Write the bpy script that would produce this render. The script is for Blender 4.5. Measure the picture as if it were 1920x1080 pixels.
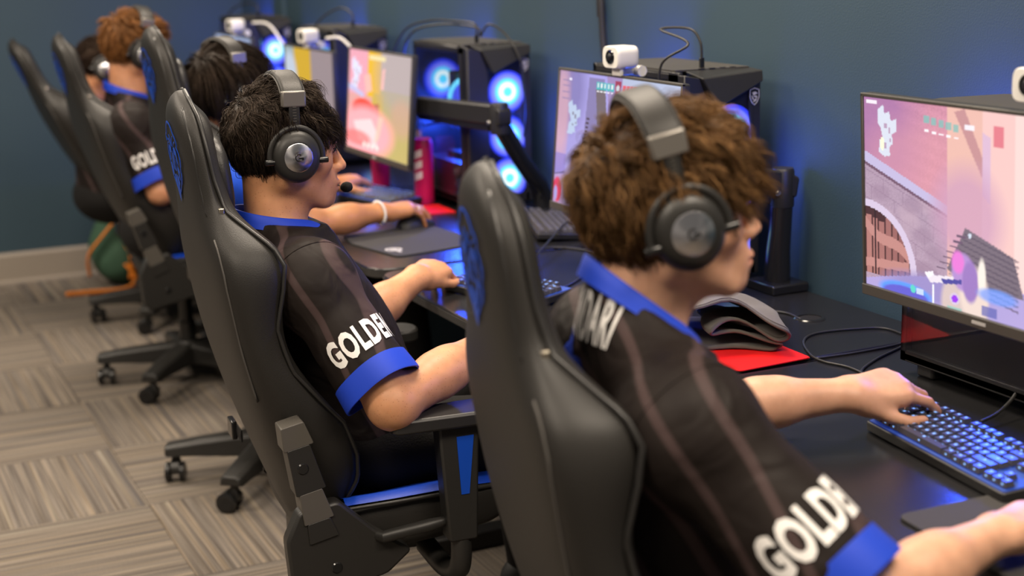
import bpy, bmesh, math, random
import numpy as np
from mathutils import Vector, Matrix
from mathutils.bvhtree import BVHTree

random.seed(7)
rng = np.random.default_rng(7)
for o in list(bpy.data.objects):
    bpy.data.objects.remove(o)
SC = bpy.context.scene
COL = SC.collection

# ------------------------------------------------------------------ camera
FPX = 2800.0                                    # focal length in pixels of the 1920 wide frame
eY = np.array([-1360., -610., FPX]); eY /= np.linalg.norm(eY)
eX = np.array([6074., -800., FPX]); eX -= eX.dot(eY) * eY; eX /= np.linalg.norm(eX)
eZ = np.cross(eX, eY)
if eZ[1] > 0:
    eZ = -eZ
CM = np.stack([eX, eY, eZ])                     # world = CM @ (right, down, forward)
CP = np.array([0.0, 0.0, 1.53])
cam_d = bpy.data.cameras.new('camera')
cam = bpy.data.objects.new('camera', cam_d)
COL.objects.link(cam)
r_, d_, f_ = CM @ [1, 0, 0], CM @ [0, 1, 0], CM @ [0, 0, 1]
cam.matrix_world = Matrix(((r_[0], -d_[0], -f_[0], CP[0]), (r_[1], -d_[1], -f_[1], CP[1]),
                           (r_[2], -d_[2], -f_[2], CP[2]), (0, 0, 0, 1)))
cam_d.sensor_width = 36.0
cam_d.lens = 36.0 * FPX / 1920.0
cam_d.clip_start = 0.05
cam_d.dof.use_dof = True
cam_d.dof.focus_distance = 2.78
cam_d.dof.aperture_fstop = 2.6
SC.camera = cam

# ------------------------------------------------------------------ world, ceiling lamps, exposure
SC.view_settings.view_transform = 'Standard'
SC.view_settings.look = 'None'
SC.view_settings.gamma = 1.0
SC.view_settings.use_curve_mapping = False
SC.view_settings.exposure = 0.14
wd = bpy.data.worlds.new('world'); SC.world = wd
wd.use_nodes = True
wd.node_tree.nodes['Background'].inputs[0].default_value = (1.0, 0.9, 0.8, 1)
wd.node_tree.nodes['Background'].inputs[1].default_value = 0.16

def area(name, loc, sx, sy, power, color=(1, .86, .70), rot=(0, 0, 0)):
    l = bpy.data.lights.new(name, 'AREA'); l.shape = 'RECTANGLE'; l.size = sx; l.size_y = sy
    l.energy = power; l.color = color
    o = bpy.data.objects.new(name, l); o.location = loc; o.rotation_euler = rot
    COL.objects.link(o)
    return o
for i, (x, y) in enumerate([(-0.7, 1.2), (-0.7, 3.6), (-0.7, 6.0), (1.25, 0.6), (1.25, 2.9), (1.25, 5.3)]):
    area('ceiling_lamp', (x, y, 2.75), 1.15, 0.55, 60)

# ------------------------------------------------------------------ my pixel -> place helpers (on known planes of the room)
def ray(px, py):
    v = CM @ np.array([px - 960, py - 540, FPX]); return v / np.linalg.norm(v)
def atz(px, py, z):
    r = ray(px, py); return CP + r * (z - CP[2]) / r[2]
def atx(px, py, x):
    r = ray(px, py); return CP + r * (x - CP[0]) / r[0]
def aty(px, py, y):
    r = ray(px, py); return CP + r * (y - CP[1]) / r[1]

# ------------------------------------------------------------------ materials
MATS = {}
def mat(name, color=(.5, .5, .5), rough=.5, metal=0.0, spec=.5, bump=0.0, bscale=200., emit=None, estr=0.0,
        var=0.0, vscale=20., coat=0.0, trans=0.0, alpha=1.0, sheen=0.0, aniso=0.0, sss=0.0, detail=2.0, ior=1.45, bdist=.002):
    m = bpy.data.materials.new(name); m.use_nodes = True
    nt = m.node_tree; b = nt.nodes['Principled BSDF']
    b.inputs['Base Color'].default_value = (*color, 1)
    b.inputs['Roughness'].default_value = rough
    b.inputs['Metallic'].default_value = metal
    b.inputs['Specular IOR Level'].default_value = spec
    b.inputs['Coat Weight'].default_value = coat
    b.inputs['Transmission Weight'].default_value = trans
    b.inputs['IOR'].default_value = ior
    b.inputs['Alpha'].default_value = alpha
    b.inputs['Sheen Weight'].default_value = sheen
    b.inputs['Anisotropic'].default_value = aniso
    if sss:
        b.inputs['Subsurface Weight'].default_value = sss
        b.inputs['Subsurface Radius'].default_value = (1, .35, .2)
        b.inputs['Subsurface Scale'].default_value = .008
    if emit:
        b.inputs['Emission Color'].default_value = (*emit, 1)
        b.inputs['Emission Strength'].default_value = estr
    tc = nt.nodes.new('ShaderNodeTexCoord')
    if bump:
        n = nt.nodes.new('ShaderNodeTexNoise'); n.inputs['Scale'].default_value = bscale; n.inputs['Detail'].default_value = detail
        bp = nt.nodes.new('ShaderNodeBump'); bp.inputs['Strength'].default_value = bump; bp.inputs['Distance'].default_value = bdist
        nt.links.new(tc.outputs['Object'], n.inputs['Vector'])
        nt.links.new(n.outputs['Fac'], bp.inputs['Height']); nt.links.new(bp.outputs[0], b.inputs['Normal'])
    if var:
        n = nt.nodes.new('ShaderNodeTexNoise'); n.inputs['Scale'].default_value = vscale; n.inputs['Detail'].default_value = 4
        mx = nt.nodes.new('ShaderNodeMix'); mx.data_type = 'RGBA'
        mx.inputs['A'].default_value = (*[c * (1 - var) for c in color], 1)
        mx.inputs['B'].default_value = (*[min(1, c * (1 + var)) for c in color], 1)
        nt.links.new(tc.outputs['Object'], n.inputs['Vector'])
        nt.links.new(n.outputs['Fac'], mx.inputs['Factor']); nt.links.new(mx.outputs['Result'], b.inputs['Base Color'])
    MATS[name] = m
    return m

def attr_color(m, attr='col', fac=1.0, emit=0.0):
    """drive base colour (or emission) by a colour attribute of the mesh"""
    nt = m.node_tree; b = nt.nodes['Principled BSDF']
    a = nt.nodes.new('ShaderNodeAttribute'); a.attribute_name = attr
    if emit:
        nt.links.new(a.outputs['Color'], b.inputs['Emission Color']); b.inputs['Emission Strength'].default_value = emit
    else:
        nt.links.new(a.outputs['Color'], b.inputs['Base Color'])
    return m

# ------------------------------------------------------------------ mesh helpers
class G:
    """collects vertices and faces for ONE mesh"""
    def __init__(s): s.v = []; s.f = []; s.m = []; s.mi = 0
    def add(s, vs, fs, M=None):
        o = len(s.v)
        for p in vs:
            p = Vector(p)
            s.v.append(tuple(M @ p) if M is not None else tuple(p))
        for f in fs:
            s.f.append(tuple(i + o for i in f)); s.m.append(s.mi)
        return s
    def box(s, c, d, M=None, rz=0, taper=1.0):
        hx, hy, hz = d[0] / 2, d[1] / 2, d[2] / 2
        vs = []
        cs, sn = math.cos(rz), math.sin(rz)
        for z in (-1, 1):
            t = taper if z > 0 else 1
            for x, y in ((-1, -1), (1, -1), (1, 1), (-1, 1)):
                X, Y = x * hx * t, y * hy * t
                vs.append((c[0] + X * cs - Y * sn, c[1] + X * sn + Y * cs, c[2] + z * hz))
        return s.add(vs, [(3, 2, 1, 0), (4, 5, 6, 7), (0, 1, 5, 4), (1, 2, 6, 5), (2, 3, 7, 6), (3, 0, 4, 7)], M)
    def prism(s, poly, a, b, M=None, axis='z'):
        """extrude a 2D polygon between a and b along an axis"""
        n = len(poly)
        def P(u, w, h):
            return (u, w, h) if axis == 'z' else ((u, h, w) if axis == 'y' else (h, u, w))
        vs = [P(u, w, a) for u, w in poly] + [P(u, w, b) for u, w in poly]
        fs = [tuple(range(n))[::-1], tuple(range(n, 2 * n))] + [(i, (i + 1) % n, n + (i + 1) % n, n + i) for i in range(n)]
        if axis == 'y':
            fs = [f[::-1] for f in fs]
        return s.add(vs, fs, M)
    def tube(s, pts, r, seg=8, closed=False, M=None, cap=True, flat=1.0, up=None):
        P = [Vector(p) for p in pts]; n = len(P)
        rs = r if hasattr(r, '__len__') else [r] * n
        vs = []; prev = None
        for i in range(n):
            t = (P[(i + 1) % n] - P[i - 1]) if closed else (P[min(i + 1, n - 1)] - P[max(i - 1, 0)])
            if t.length < 1e-9: t = Vector((0, 0, 1))
            t.normalize()
            if prev is None:
                a = Vector(up) if up else (Vector((0, 0, 1)) if abs(t.z) < .9 else Vector((1, 0, 0)))
            else: a = prev
            a = (a - t * a.dot(t))
            if a.length < 1e-6: a = t.orthogonal()
            a.normalize(); prev = a; b = t.cross(a)
            for k in range(seg):
                an = 2 * math.pi * k / seg
                vs.append(P[i] + (a * math.cos(an) * flat + b * math.sin(an)) * rs[i])
        fs = []
        for i in range(n if closed else n - 1):
            j = (i + 1) % n
            for k in range(seg):
                l = (k + 1) % seg
                fs.append((i * seg + k, i * seg + l, j * seg + l, j * seg + k))
        if cap and not closed:
            fs.append(tuple(range(seg))[::-1]); fs.append(tuple((n - 1) * seg + k for k in range(seg)))
        return s.add(vs, fs, M)
    def lathe(s, prof, seg=24, M=None):
        """prof: (r, h) pairs; axis z"""
        vs = []; fs = []; rows = []
        for r, h in prof:
            if r < 1e-6: rows.append([len(vs)]); vs.append((0, 0, h))
            else:
                rows.append(list(range(len(vs), len(vs) + seg)))
                vs += [(r * math.cos(2 * math.pi * k / seg), r * math.sin(2 * math.pi * k / seg), h) for k in range(seg)]
        for A, B in zip(rows, rows[1:]):
            for k in range(seg):
                l = (k + 1) % seg
                if len(A) == 1 and len(B) == 1: continue
                if len(A) == 1: fs.append((A[0], B[l], B[k]))
                elif len(B) == 1: fs.append((A[k], A[l], B[0]))
                else: fs.append((A[k], A[l], B[l], B[k]))
        return s.add(vs, fs, M)
    def loft(s, rings, closed=True, cap=True, M=None):
        n = len(rings[0]); vs = [p for r in rings for p in r]; fs = []
        for i in range(len(rings) - 1):
            for k in range(n if closed else n - 1):
                l = (k + 1) % n
                fs.append((i * n + k, i * n + l, (i + 1) * n + l, (i + 1) * n + k))
        if cap:
            fs.append(tuple(range(n))[::-1]); fs.append(tuple((len(rings) - 1) * n + k for k in range(n)))
        return s.add(vs, fs, M)

def finish(name, me, mats, parent, smooth, loc, bev, sub, seg):
    for m in (mats if isinstance(mats, (list, tuple)) else [mats]):
        me.materials.append(MATS[m] if isinstance(m, str) else m)
    o = bpy.data.objects.new(name, me); COL.objects.link(o)
    if parent is not None: o.parent = parent
    if loc is not None: o.location = loc
    if smooth:
        me.shade_smooth()
        if smooth is not True: me.set_sharp_from_angle(angle=math.radians(smooth))
    if bev:
        b = o.modifiers.new('b', 'BEVEL'); b.width = bev; b.segments = seg; b.limit_method = 'ANGLE'; b.angle_limit = math.radians(35)
    if sub:
        b = o.modifiers.new('s', 'SUBSURF'); b.levels = sub; b.render_levels = sub
    return o
def O(name, g, mats, parent=None, smooth=40, loc=None, bev=0.0, sub=0, seg=2, fix=True):
    me = bpy.data.meshes.new(name)
    me.from_pydata(g.v, [], g.f)
    if max(g.m, default=0): me.polygons.foreach_set('material_index', g.m)
    me.update()
    if fix:
        bm = bmesh.new(); bm.from_mesh(me); bmesh.ops.recalc_face_normals(bm, faces=bm.faces); bm.to_mesh(me); bm.free()
    return finish(name, me, mats, parent, smooth, loc, bev, sub, seg)
def np_mesh(name, V, F):
    """fast mesh from numpy: F is (n,4) or (n,3)"""
    me = bpy.data.meshes.new(name); k = F.shape[1]
    me.vertices.add(len(V)); me.vertices.foreach_set('co', np.ascontiguousarray(V, dtype=np.float32).ravel())
    me.loops.add(F.size); me.loops.foreach_set('vertex_index', np.ascontiguousarray(F, dtype=np.int32).ravel())
    me.polygons.add(len(F)); me.polygons.foreach_set('loop_start', np.arange(0, F.size, k, dtype=np.int32))
    me.update(calc_edges=True)
    return me
def NO(name, V, F, mats, parent=None, smooth=True, col=None, loc=None, sub=0):
    me = np_mesh(name, V, F)
    if col is not None:
        a = me.color_attributes.new('col', 'FLOAT_COLOR', 'POINT')
        c = np.ones((len(V), 4), dtype=np.float32); c[:, :3] = col
        a.data.foreach_set('color', c.ravel())
    return finish(name, me, mats, parent, smooth, loc, 0, sub, 2)

def thing(name, label, cat, loc=(0, 0, 0), rz=0, group=None):
    o = bpy.data.objects.new(name, None); COL.objects.link(o)
    o.empty_display_size = .1
    o.location = loc; o.rotation_euler = (0, 0, rz)
    return tag(o, label, cat, group)
def tag(o, label, cat, group=None):
    o['label'] = label; o['category'] = cat
    if group: o['group'] = group
    return o
def struct(o):
    o['kind'] = 'structure'; return o
def fillet(poly, r, n=4):
    """round the corners of a closed 2D polygon; r number or list"""
    out = []; m = len(poly)
    for i in range(m):
        p = np.array(poly[i], float); a = np.array(poly[i - 1], float); b = np.array(poly[(i + 1) % m], float)
        rr = r[i] if hasattr(r, '__len__') else r
        if rr <= 0: out.append(tuple(p)); continue
        da, db = a - p, b - p
        la, lb = np.linalg.norm(da), np.linalg.norm(db)
        q = min(rr, la * .49, lb * .49)
        A, B = p + da / la * q, p + db / lb * q
        for k in range(n + 1):
            t = k / n
            out.append(tuple((1 - t) ** 2 * A + 2 * t * (1 - t) * p + t * t * B))
    return out
def rrect(w, h, r, n=4, c=(0, 0)):
    return fillet([(c[0] - w / 2, c[1] - h / 2), (c[0] + w / 2, c[1] - h / 2), (c[0] + w / 2, c[1] + h / 2), (c[0] - w / 2, c[1] + h / 2)], r, n)
def catmull(P, n=8, closed=False):
    P = [np.array(p, float) for p in P]; out = []; m = len(P)
    for i in range(m if closed else m - 1):
        if closed: p0, p1, p2, p3 = P[i - 1], P[i], P[(i + 1) % m], P[(i + 2) % m]
        else: p0, p1, p2, p3 = P[max(i - 1, 0)], P[i], P[i + 1], P[min(i + 2, m - 1)]
        for k in range(n):
            t = k / n
            out.append(.5 * ((2 * p1) + (p2 - p0) * t + (2 * p0 - 5 * p1 + 4 * p2 - p3) * t * t + (3 * p1 - p0 - 3 * p2 + p3) * t ** 3))
    if not closed: out.append(P[-1])
    return out
def T(*a): return Matrix.Translation(Vector(a))
def RX(a): return Matrix.Rotation(math.radians(a), 4, 'X')
def RY(a): return Matrix.Rotation(math.radians(a), 4, 'Y')
def RZ(a): return Matrix.Rotation(math.radians(a), 4, 'Z')
def text2d(s, size=1.0, bold=0.0, sx=1.0):
    """2D outline of text as triangles: (n,2) vertices, faces"""
    cu = bpy.data.curves.new('txt', 'FONT'); cu.body = s; cu.size = size; cu.offset = bold; cu.resolution_u = 3
    cu.space_character = 1.12; cu.align_x = 'CENTER'; cu.align_y = 'CENTER'
    ob = bpy.data.objects.new('txt', cu); COL.objects.link(ob)
    me = bpy.data.meshes.new_from_object(ob)
    bm = bmesh.new(); bm.from_mesh(me)
    bmesh.ops.triangulate(bm, faces=bm.faces)
    for _ in range(2):
        bmesh.ops.subdivide_edges(bm, edges=[e for e in bm.edges if e.calc_length() > size * .22], cuts=1, use_grid_fill=False)
        bmesh.ops.triangulate(bm, faces=bm.faces)
    bm.verts.index_update()
    V = np.array([[v.co.x * sx, v.co.y] for v in bm.verts]); Fs = [tuple(v.index for v in f.verts) for f in bm.faces]
    bm.free(); bpy.data.objects.remove(ob); bpy.data.curves.remove(cu); bpy.data.meshes.remove(me)
    return V, Fs

# ------------------------------------------------------------------ palette
mat('wall_paint', (.0255, .052, .071), .62, bump=.25, bscale=260, var=.08, vscale=3)
mat('baseboard', (.25, .215, .175), .5)
mat('slab', (.05, .045, .04), .9)
mat('desk_top', (.0125, .0123, .013), .26, bump=.05, bscale=900, var=.15, vscale=30)
mat('desk_edge', (.035, .033, .031), .35)
mat('leather', (.0170, .0155, .0138), .49, spec=.38, bump=.28, bscale=520, detail=3, bdist=.0012)
mat('leather_soft', (.018, .017, .016), .42, bump=.30, bscale=420, detail=3, bdist=.0012)
mat('thread', (.06, .055, .05), .7)
mat('piping_black', (.02, .019, .018), .38)
mat('blue_leather', (.004, .045, .42), .45, bump=.15, bscale=400)
mat('blue_emblem', (.005, .055, .40), .4)
mat('plastic', (.019, .018, .0165), .42, bump=.2, bscale=1400, bdist=.0006)
mat('plastic_light', (.075, .068, .058), .5, bump=.15, bscale=1400, bdist=.0006)
mat('plastic_gloss', (.012, .012, .012), .18)
mat('band_metal', (.22, .205, .185), .38, metal=.6)
mat('metal_dark', (.05, .05, .05), .35, metal=1)
mat('metal', (.55, .53, .5), .3, metal=1)
mat('steel_disc', (.62, .62, .65), .22, metal=1, aniso=.9)
mat('brass_pull', (.45, .40, .32), .35, metal=1)
mat('white_plastic', (.72, .70, .66), .35)
mat('lens', (.004, .004, .005), .06, coat=1)
mat('cable', (.02, .019, .018), .42)
mat('cable_white', (.6, .58, .55), .45)
mat('glass', (.012, .012, .016), .015, trans=0.0, alpha=.32, spec=1.0, ior=1.7)
mat('case', (.017, .0165, .0165), .40)
mat('case_top', (.05, .046, .04), .5)
mat('board', (.055, .057, .065), .5)
mat('fan_black', (.006, .006, .01), .4)
mat('logo_grey', (.42, .41, .40), .45)
mat('red_folder', (.78, .012, .012), .4)
mat('grey_cloth', (.085, .073, .062), .95, bump=.5, bscale=900, sheen=.2)
mat('pink', (.50, .008, .105), .35)
mat('pink_dark', (.25, .006, .06), .3)
mat('green_bag', (.035, .085, .05), .8, bump=.4, bscale=300)
mat('orange_strap', (.75, .22, .015), .6)
mat('mousepad', (.030, .028, .027), .85, bump=.3, bscale=1500)
mat('keycap', (.045, .045, .060), .30)
mat('keycap_grey', (.085, .080, .080), .45)
mat('legend', (.1, .2, .5), .5, emit=(.25, .5, 1), estr=.8)
mat('legend_dim', (.2, .2, .2), .5)
mat('backlight', (.02, .05, .2), .5, emit=(.03, .12, 1), estr=.14)
mat('white_print', (.78, .76, .74), .75)
mat('jersey_blue', (.006, .045, .50), .62, bump=.2, bscale=1600, bdist=.0006)
mat('blue_shirt', (.008, .075, .58), .7, bump=.25, bscale=1200, bdist=.0008)
mat('black_cloth', (.010, .0092, .009), .85, spec=.25, bump=.4, bscale=260)
mat('undershirt', (.65, .63, .6), .8)
mat('eye_white', (.42, .38, .34), .3)
mat('iris', (.02, .012, .008), .15)
mat('lash', (.008, .007, .006), .6)
mat('brace_white', (.75, .72, .66), .35)
mat('gold', (.7, .45, .12), .3, metal=1)
mat('blue_bead', (.02, .06, .4), .25)
mat('red_led', (.8, .05, .03), .4, emit=(1, .05, .02), estr=3)
mat('shoe', (.02, .02, .02), .6)

def radial_emit(name, stops, strength):
    """lit fan: rings of LED light around the hub, radius from object coordinates (local z is the axis)"""
    m = mat(name, (.004, .006, .02), .35)
    nt = m.node_tree; b = nt.nodes['Principled BSDF']
    tc = nt.nodes.new('ShaderNodeTexCoord'); ln = nt.nodes.new('ShaderNodeVectorMath'); ln.operation = 'LENGTH'
    mul = nt.nodes.new('ShaderNodeMath'); mul.operation = 'MULTIPLY'; mul.inputs[1].default_value = 1 / .066
    cr = nt.nodes.new('ShaderNodeValToRGB')
    el = cr.color_ramp.elements
    while len(el) < len(stops): el.new(.5)
    for e, (p, c) in zip(el, stops):
        e.position = p; e.color = (*c, 1)
    nt.links.new(tc.outputs['Object'], ln.inputs[0]); nt.links.new(ln.outputs['Value'], mul.inputs[0])
    nt.links.new(mul.outputs[0], cr.inputs[0]); nt.links.new(cr.outputs[0], b.inputs['Emission Color'])
    b.inputs['Emission Strength'].default_value = strength
    return m
radial_emit('fan_glow', [(0, (.10, .70, .95)), (.20, (.10, .70, .95)), (.25, (.75, .95, 1)), (.40, (.75, .95, 1)), (.46, (.10, .62, .95)),
                         (.57, (.09, .55, .95)), (.63, (.17, .20, .85)), (.78, (.12, .14, .80)), (.86, (.03, .045, .65)), (1.0, (.006, .010, .35))], 1.55)
radial_emit('ring_glow', [(0, (.06, .08, .75)), (.55, (.05, .07, .7)), (.72, (.06, .09, .75)), (.78, (.15, .7, 1)), (.97, (.15, .65, 1)), (1.0, (.02, .05, .5))], 2.0)

# carpet: striped yarn, each tile shifts its stripes by its own object random
def carpet():
    m = mat('carpet', (.2, .18, .16), .95)
    nt = m.node_tree; b = nt.nodes['Principled BSDF']; L = nt.links.new
    b.inputs['Specular IOR Level'].default_value = .1
    tc = nt.nodes.new('ShaderNodeTexCoord'); oi = nt.nodes.new('ShaderNodeObjectInfo')
    sep = nt.nodes.new('ShaderNodeSeparateXYZ'); L(tc.outputs['Object'], sep.inputs[0])
    off = nt.nodes.new('ShaderNodeMath'); off.operation = 'MULTIPLY_ADD'; off.inputs[1].default_value = 37.0
    L(oi.outputs['Random'], off.inputs[0]); L(sep.outputs['X'], off.inputs[2])
    def stripes(scale, seedadd, stretch=.004):
        cx = nt.nodes.new('ShaderNodeCombineXYZ')
        mu = nt.nodes.new('ShaderNodeMath'); mu.operation = 'MULTIPLY_ADD'; mu.inputs[1].default_value = scale; mu.inputs[2].default_value = seedadd
        my = nt.nodes.new('ShaderNodeMath'); my.operation = 'MULTIPLY'; my.inputs[1].default_value = scale * stretch
        L(off.outputs[0], mu.inputs[0]); L(sep.outputs['Y'], my.inputs[0]); L(mu.outputs[0], cx.inputs[0]); L(my.outputs[0], cx.inputs[1])
        n = nt.nodes.new('ShaderNodeTexNoise'); n.inputs['Scale'].default_value = 1; n.inputs['Detail'].default_value = 1.5
        L(cx.outputs[0], n.inputs['Vector']); return n
    def ramp(src, stops, interp='LINEAR'):
        cr = nt.nodes.new('ShaderNodeValToRGB'); cr.color_ramp.interpolation = interp; el = cr.color_ramp.elements
        while len(el) < len(stops): el.new(.5)
        for e, (p, c) in zip(el, stops): e.position = p; e.color = (*c, 1)
        L(src, cr.inputs[0]); return cr
    s1 = stripes(9, 0); s2 = stripes(42, 3.3); s3 = stripes(170, 9.1, .012)
    base = ramp(s1.outputs['Fac'], [(.34, (.125, .108, .097)), (.44, (.180, .160, .146)), (.52, (.275, .230, .180)), (.60, (.210, .190, .175)), (.68, (.135, .120, .110))])
    mid = ramp(s2.outputs['Fac'], [(.0, (.050, .055, .075)), (.34, (.065, .072, .095)), (.37, (.140, .122, .108)), (.50, (.225, .202, .182)), (.62, (.315, .255, .19)), (.70, (.34, .355, .32)), (.74, (.16, .142, .128))])
    mx = nt.nodes.new('ShaderNodeMix'); mx.data_type = 'RGBA'; mx.inputs['Factor'].default_value = .68
    L(base.outputs[0], mx.inputs['A']); L(mid.outputs[0], mx.inputs['B'])
    yarn = ramp(s3.outputs['Fac'], [(.3, (.45, .43, .42)), (.65, (1.25, 1.22, 1.18))])
    m2 = nt.nodes.new('ShaderNodeMix'); m2.data_type = 'RGBA'; m2.blend_type = 'MULTIPLY'; m2.inputs['Factor'].default_value = .8
    L(mx.outputs['Result'], m2.inputs['A']); L(yarn.outputs[0], m2.inputs['B'])
    fz = nt.nodes.new('ShaderNodeTexNoise'); fz.inputs['Scale'].default_value = 420; fz.inputs['Detail'].default_value = 3
    L(tc.outputs['Object'], fz.inputs['Vector'])
    fr = ramp(fz.outputs['Fac'], [(.3, (.35, .35, .35)), (.7, (1.02, 1.02, 1.02))])
    m3 = nt.nodes.new('ShaderNodeMix'); m3.data_type = 'RGBA'; m3.blend_type = 'MULTIPLY'; m3.inputs['Factor'].default_value = .75
    L(m2.outputs['Result'], m3.inputs['A']); L(fr.outputs[0], m3.inputs['B'])
    L(m3.outputs['Result'], b.inputs['Base Color'])
    bp = nt.nodes.new('ShaderNodeBump'); bp.inputs['Strength'].default_value = .6; bp.inputs['Distance'].default_value = .003
    ad = nt.nodes.new('ShaderNodeMath'); L(fz.outputs['Fac'], ad.inputs[0]); L(s3.outputs['Fac'], ad.inputs[1])
    L(ad.outputs[0], bp.inputs['Height']); L(bp.outputs[0], b.inputs['Normal'])
carpet()
mat('carpet_thread', (.33, .36, .31), .9)

# jersey: brown-black knit with thin curved mauve stripes
def jersey():
    m = mat('jersey', (.016, .013, .012), .60, bump=.0, spec=.16)
    nt = m.node_tree; b = nt.nodes['Principled BSDF']; L = nt.links.new
    b.inputs['Sheen Weight'].default_value = .0
    tc = nt.nodes.new('ShaderNodeTexCoord')
    mp = nt.nodes.new('ShaderNodeMapping'); mp.inputs['Rotation'].default_value = (.5, .35, .75)
    L(tc.outputs['Object'], mp.inputs[0])
    w = nt.nodes.new('ShaderNodeTexWave'); w.inputs['Scale'].default_value = 4.2; w.inputs['Distortion'].default_value = 3.2
    w.inputs['Detail'].default_value = 0; w.inputs['Detail Scale'].default_value = .55
    L(mp.outputs[0], w.inputs['Vector'])
    cr = nt.nodes.new('ShaderNodeValToRGB'); el = cr.color_ramp.elements; el.new(.5); el.new(.5)
    for e, (p, c) in zip(el, [(0, (.013, .0095, .0085)), (.88, (.0155, .0115, .010)), (.94, (.052, .034, .033)), (1, (.058, .038, .037))]):
        e.position = p; e.color = (*c, 1)
    L(w.outputs['Fac'], cr.inputs[0]); L(cr.outputs[0], b.inputs['Base Color'])
    n = nt.nodes.new('ShaderNodeTexNoise'); n.inputs['Scale'].default_value = 1500
    n2 = nt.nodes.new('ShaderNodeTexNoise'); n2.inputs['Scale'].default_value = 14; n2.inputs['Detail'].default_value = 1.5; n2.inputs['Distortion'].default_value = 1.2
    L(tc.outputs['Object'], n.inputs['Vector']); L(mp.outputs[0], n2.inputs['Vector'])
    b1 = nt.nodes.new('ShaderNodeBump'); b1.inputs['Strength'].default_value = .15; b1.inputs['Distance'].default_value = .0006
    b2 = nt.nodes.new('ShaderNodeBump'); b2.inputs['Strength'].default_value = .55; b2.inputs['Distance'].default_value = .014
    L(n.outputs['Fac'], b1.inputs['Height']); L(n2.outputs['Fac'], b2.inputs['Height']); L(b2.outputs[0], b1.inputs['Normal']); L(b1.outputs[0], b.inputs['Normal'])
jersey()

def skin(name, c, freck=0.0):
    m = mat(name, c, .48, sss=.18)
    nt = m.node_tree; b = nt.nodes['Principled BSDF']; L = nt.links.new
    tc = nt.nodes.new('ShaderNodeTexCoord')
    a = nt.nodes.new('ShaderNodeAttribute'); a.attribute_name = 'col'
    n = nt.nodes.new('ShaderNodeTexNoise'); n.inputs['Scale'].default_value = 28; n.inputs['Detail'].default_value = 4
    cr = nt.nodes.new('ShaderNodeValToRGB'); e = cr.color_ramp.elements
    e[0].position = .3; e[0].color = (.86, .80, .78, 1); e[1].position = .7; e[1].color = (1.1, 1.06, 1.04, 1)
    L(tc.outputs['Object'], n.inputs['Vector']); L(n.outputs['Fac'], cr.inputs[0])
    mx = nt.nodes.new('ShaderNodeMix'); mx.data_type = 'RGBA'; mx.blend_type = 'MULTIPLY'; mx.inputs['Factor'].default_value = 1
    L(a.outputs['Color'], mx.inputs['A']); L(cr.outputs[0], mx.inputs['B'])
    last = mx.outputs['Result']
    if freck:
        v = nt.nodes.new('ShaderNodeTexVoronoi'); v.inputs['Scale'].default_value = 150
        cr2 = nt.nodes.new('ShaderNodeValToRGB'); e = cr2.color_ramp.elements
        e[0].position = .10; e[0].color = (.55, .40, .36, 1); e[1].position = .22; e[1].color = (1, 1, 1, 1)
        L(tc.outputs['Object'], v.inputs['Vector']); L(v.outputs['Distance'], cr2.inputs[0])
        m2 = nt.nodes.new('ShaderNodeMix'); m2.data_type = 'RGBA'; m2.blend_type = 'MULTIPLY'; m2.inputs['Factor'].default_value = freck
        L(last, m2.inputs['A']); L(cr2.outputs[0], m2.inputs['B']); last = m2.outputs['Result']
    L(last, b.inputs['Base Color'])
    f = nt.nodes.new('ShaderNodeTexNoise'); f.inputs['Scale'].default_value = 700; f.inputs['Detail'].default_value = 2
    bp = nt.nodes.new('ShaderNodeBump'); bp.inputs['Strength'].default_value = .16; bp.inputs['Distance'].default_value = .001
    L(tc.outputs['Object'], f.inputs['Vector']); L(f.outputs['Fac'], bp.inputs['Height']); L(bp.outputs[0], b.inputs['Normal'])
    return m
skin('skin', (.6, .35, .22)); skin('skin_freckled', (.6, .35, .22), .5)
def hairmat(name, rough):
    m = attr_color(mat(name, (.02, .015, .01), rough, spec=.30)); m.node_tree.nodes['Principled BSDF'].inputs['Specular Tint'].default_value = (.85, .58, .40, 1)
    return m
hairmat('hair', .46)
screen_m = attr_color(mat('screen', (.01, .01, .012), .25), emit=1.0)
screen_m.node_tree.nodes['Principled BSDF'].inputs['Base Color'].default_value = (.01, .01, .012, 1)

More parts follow.
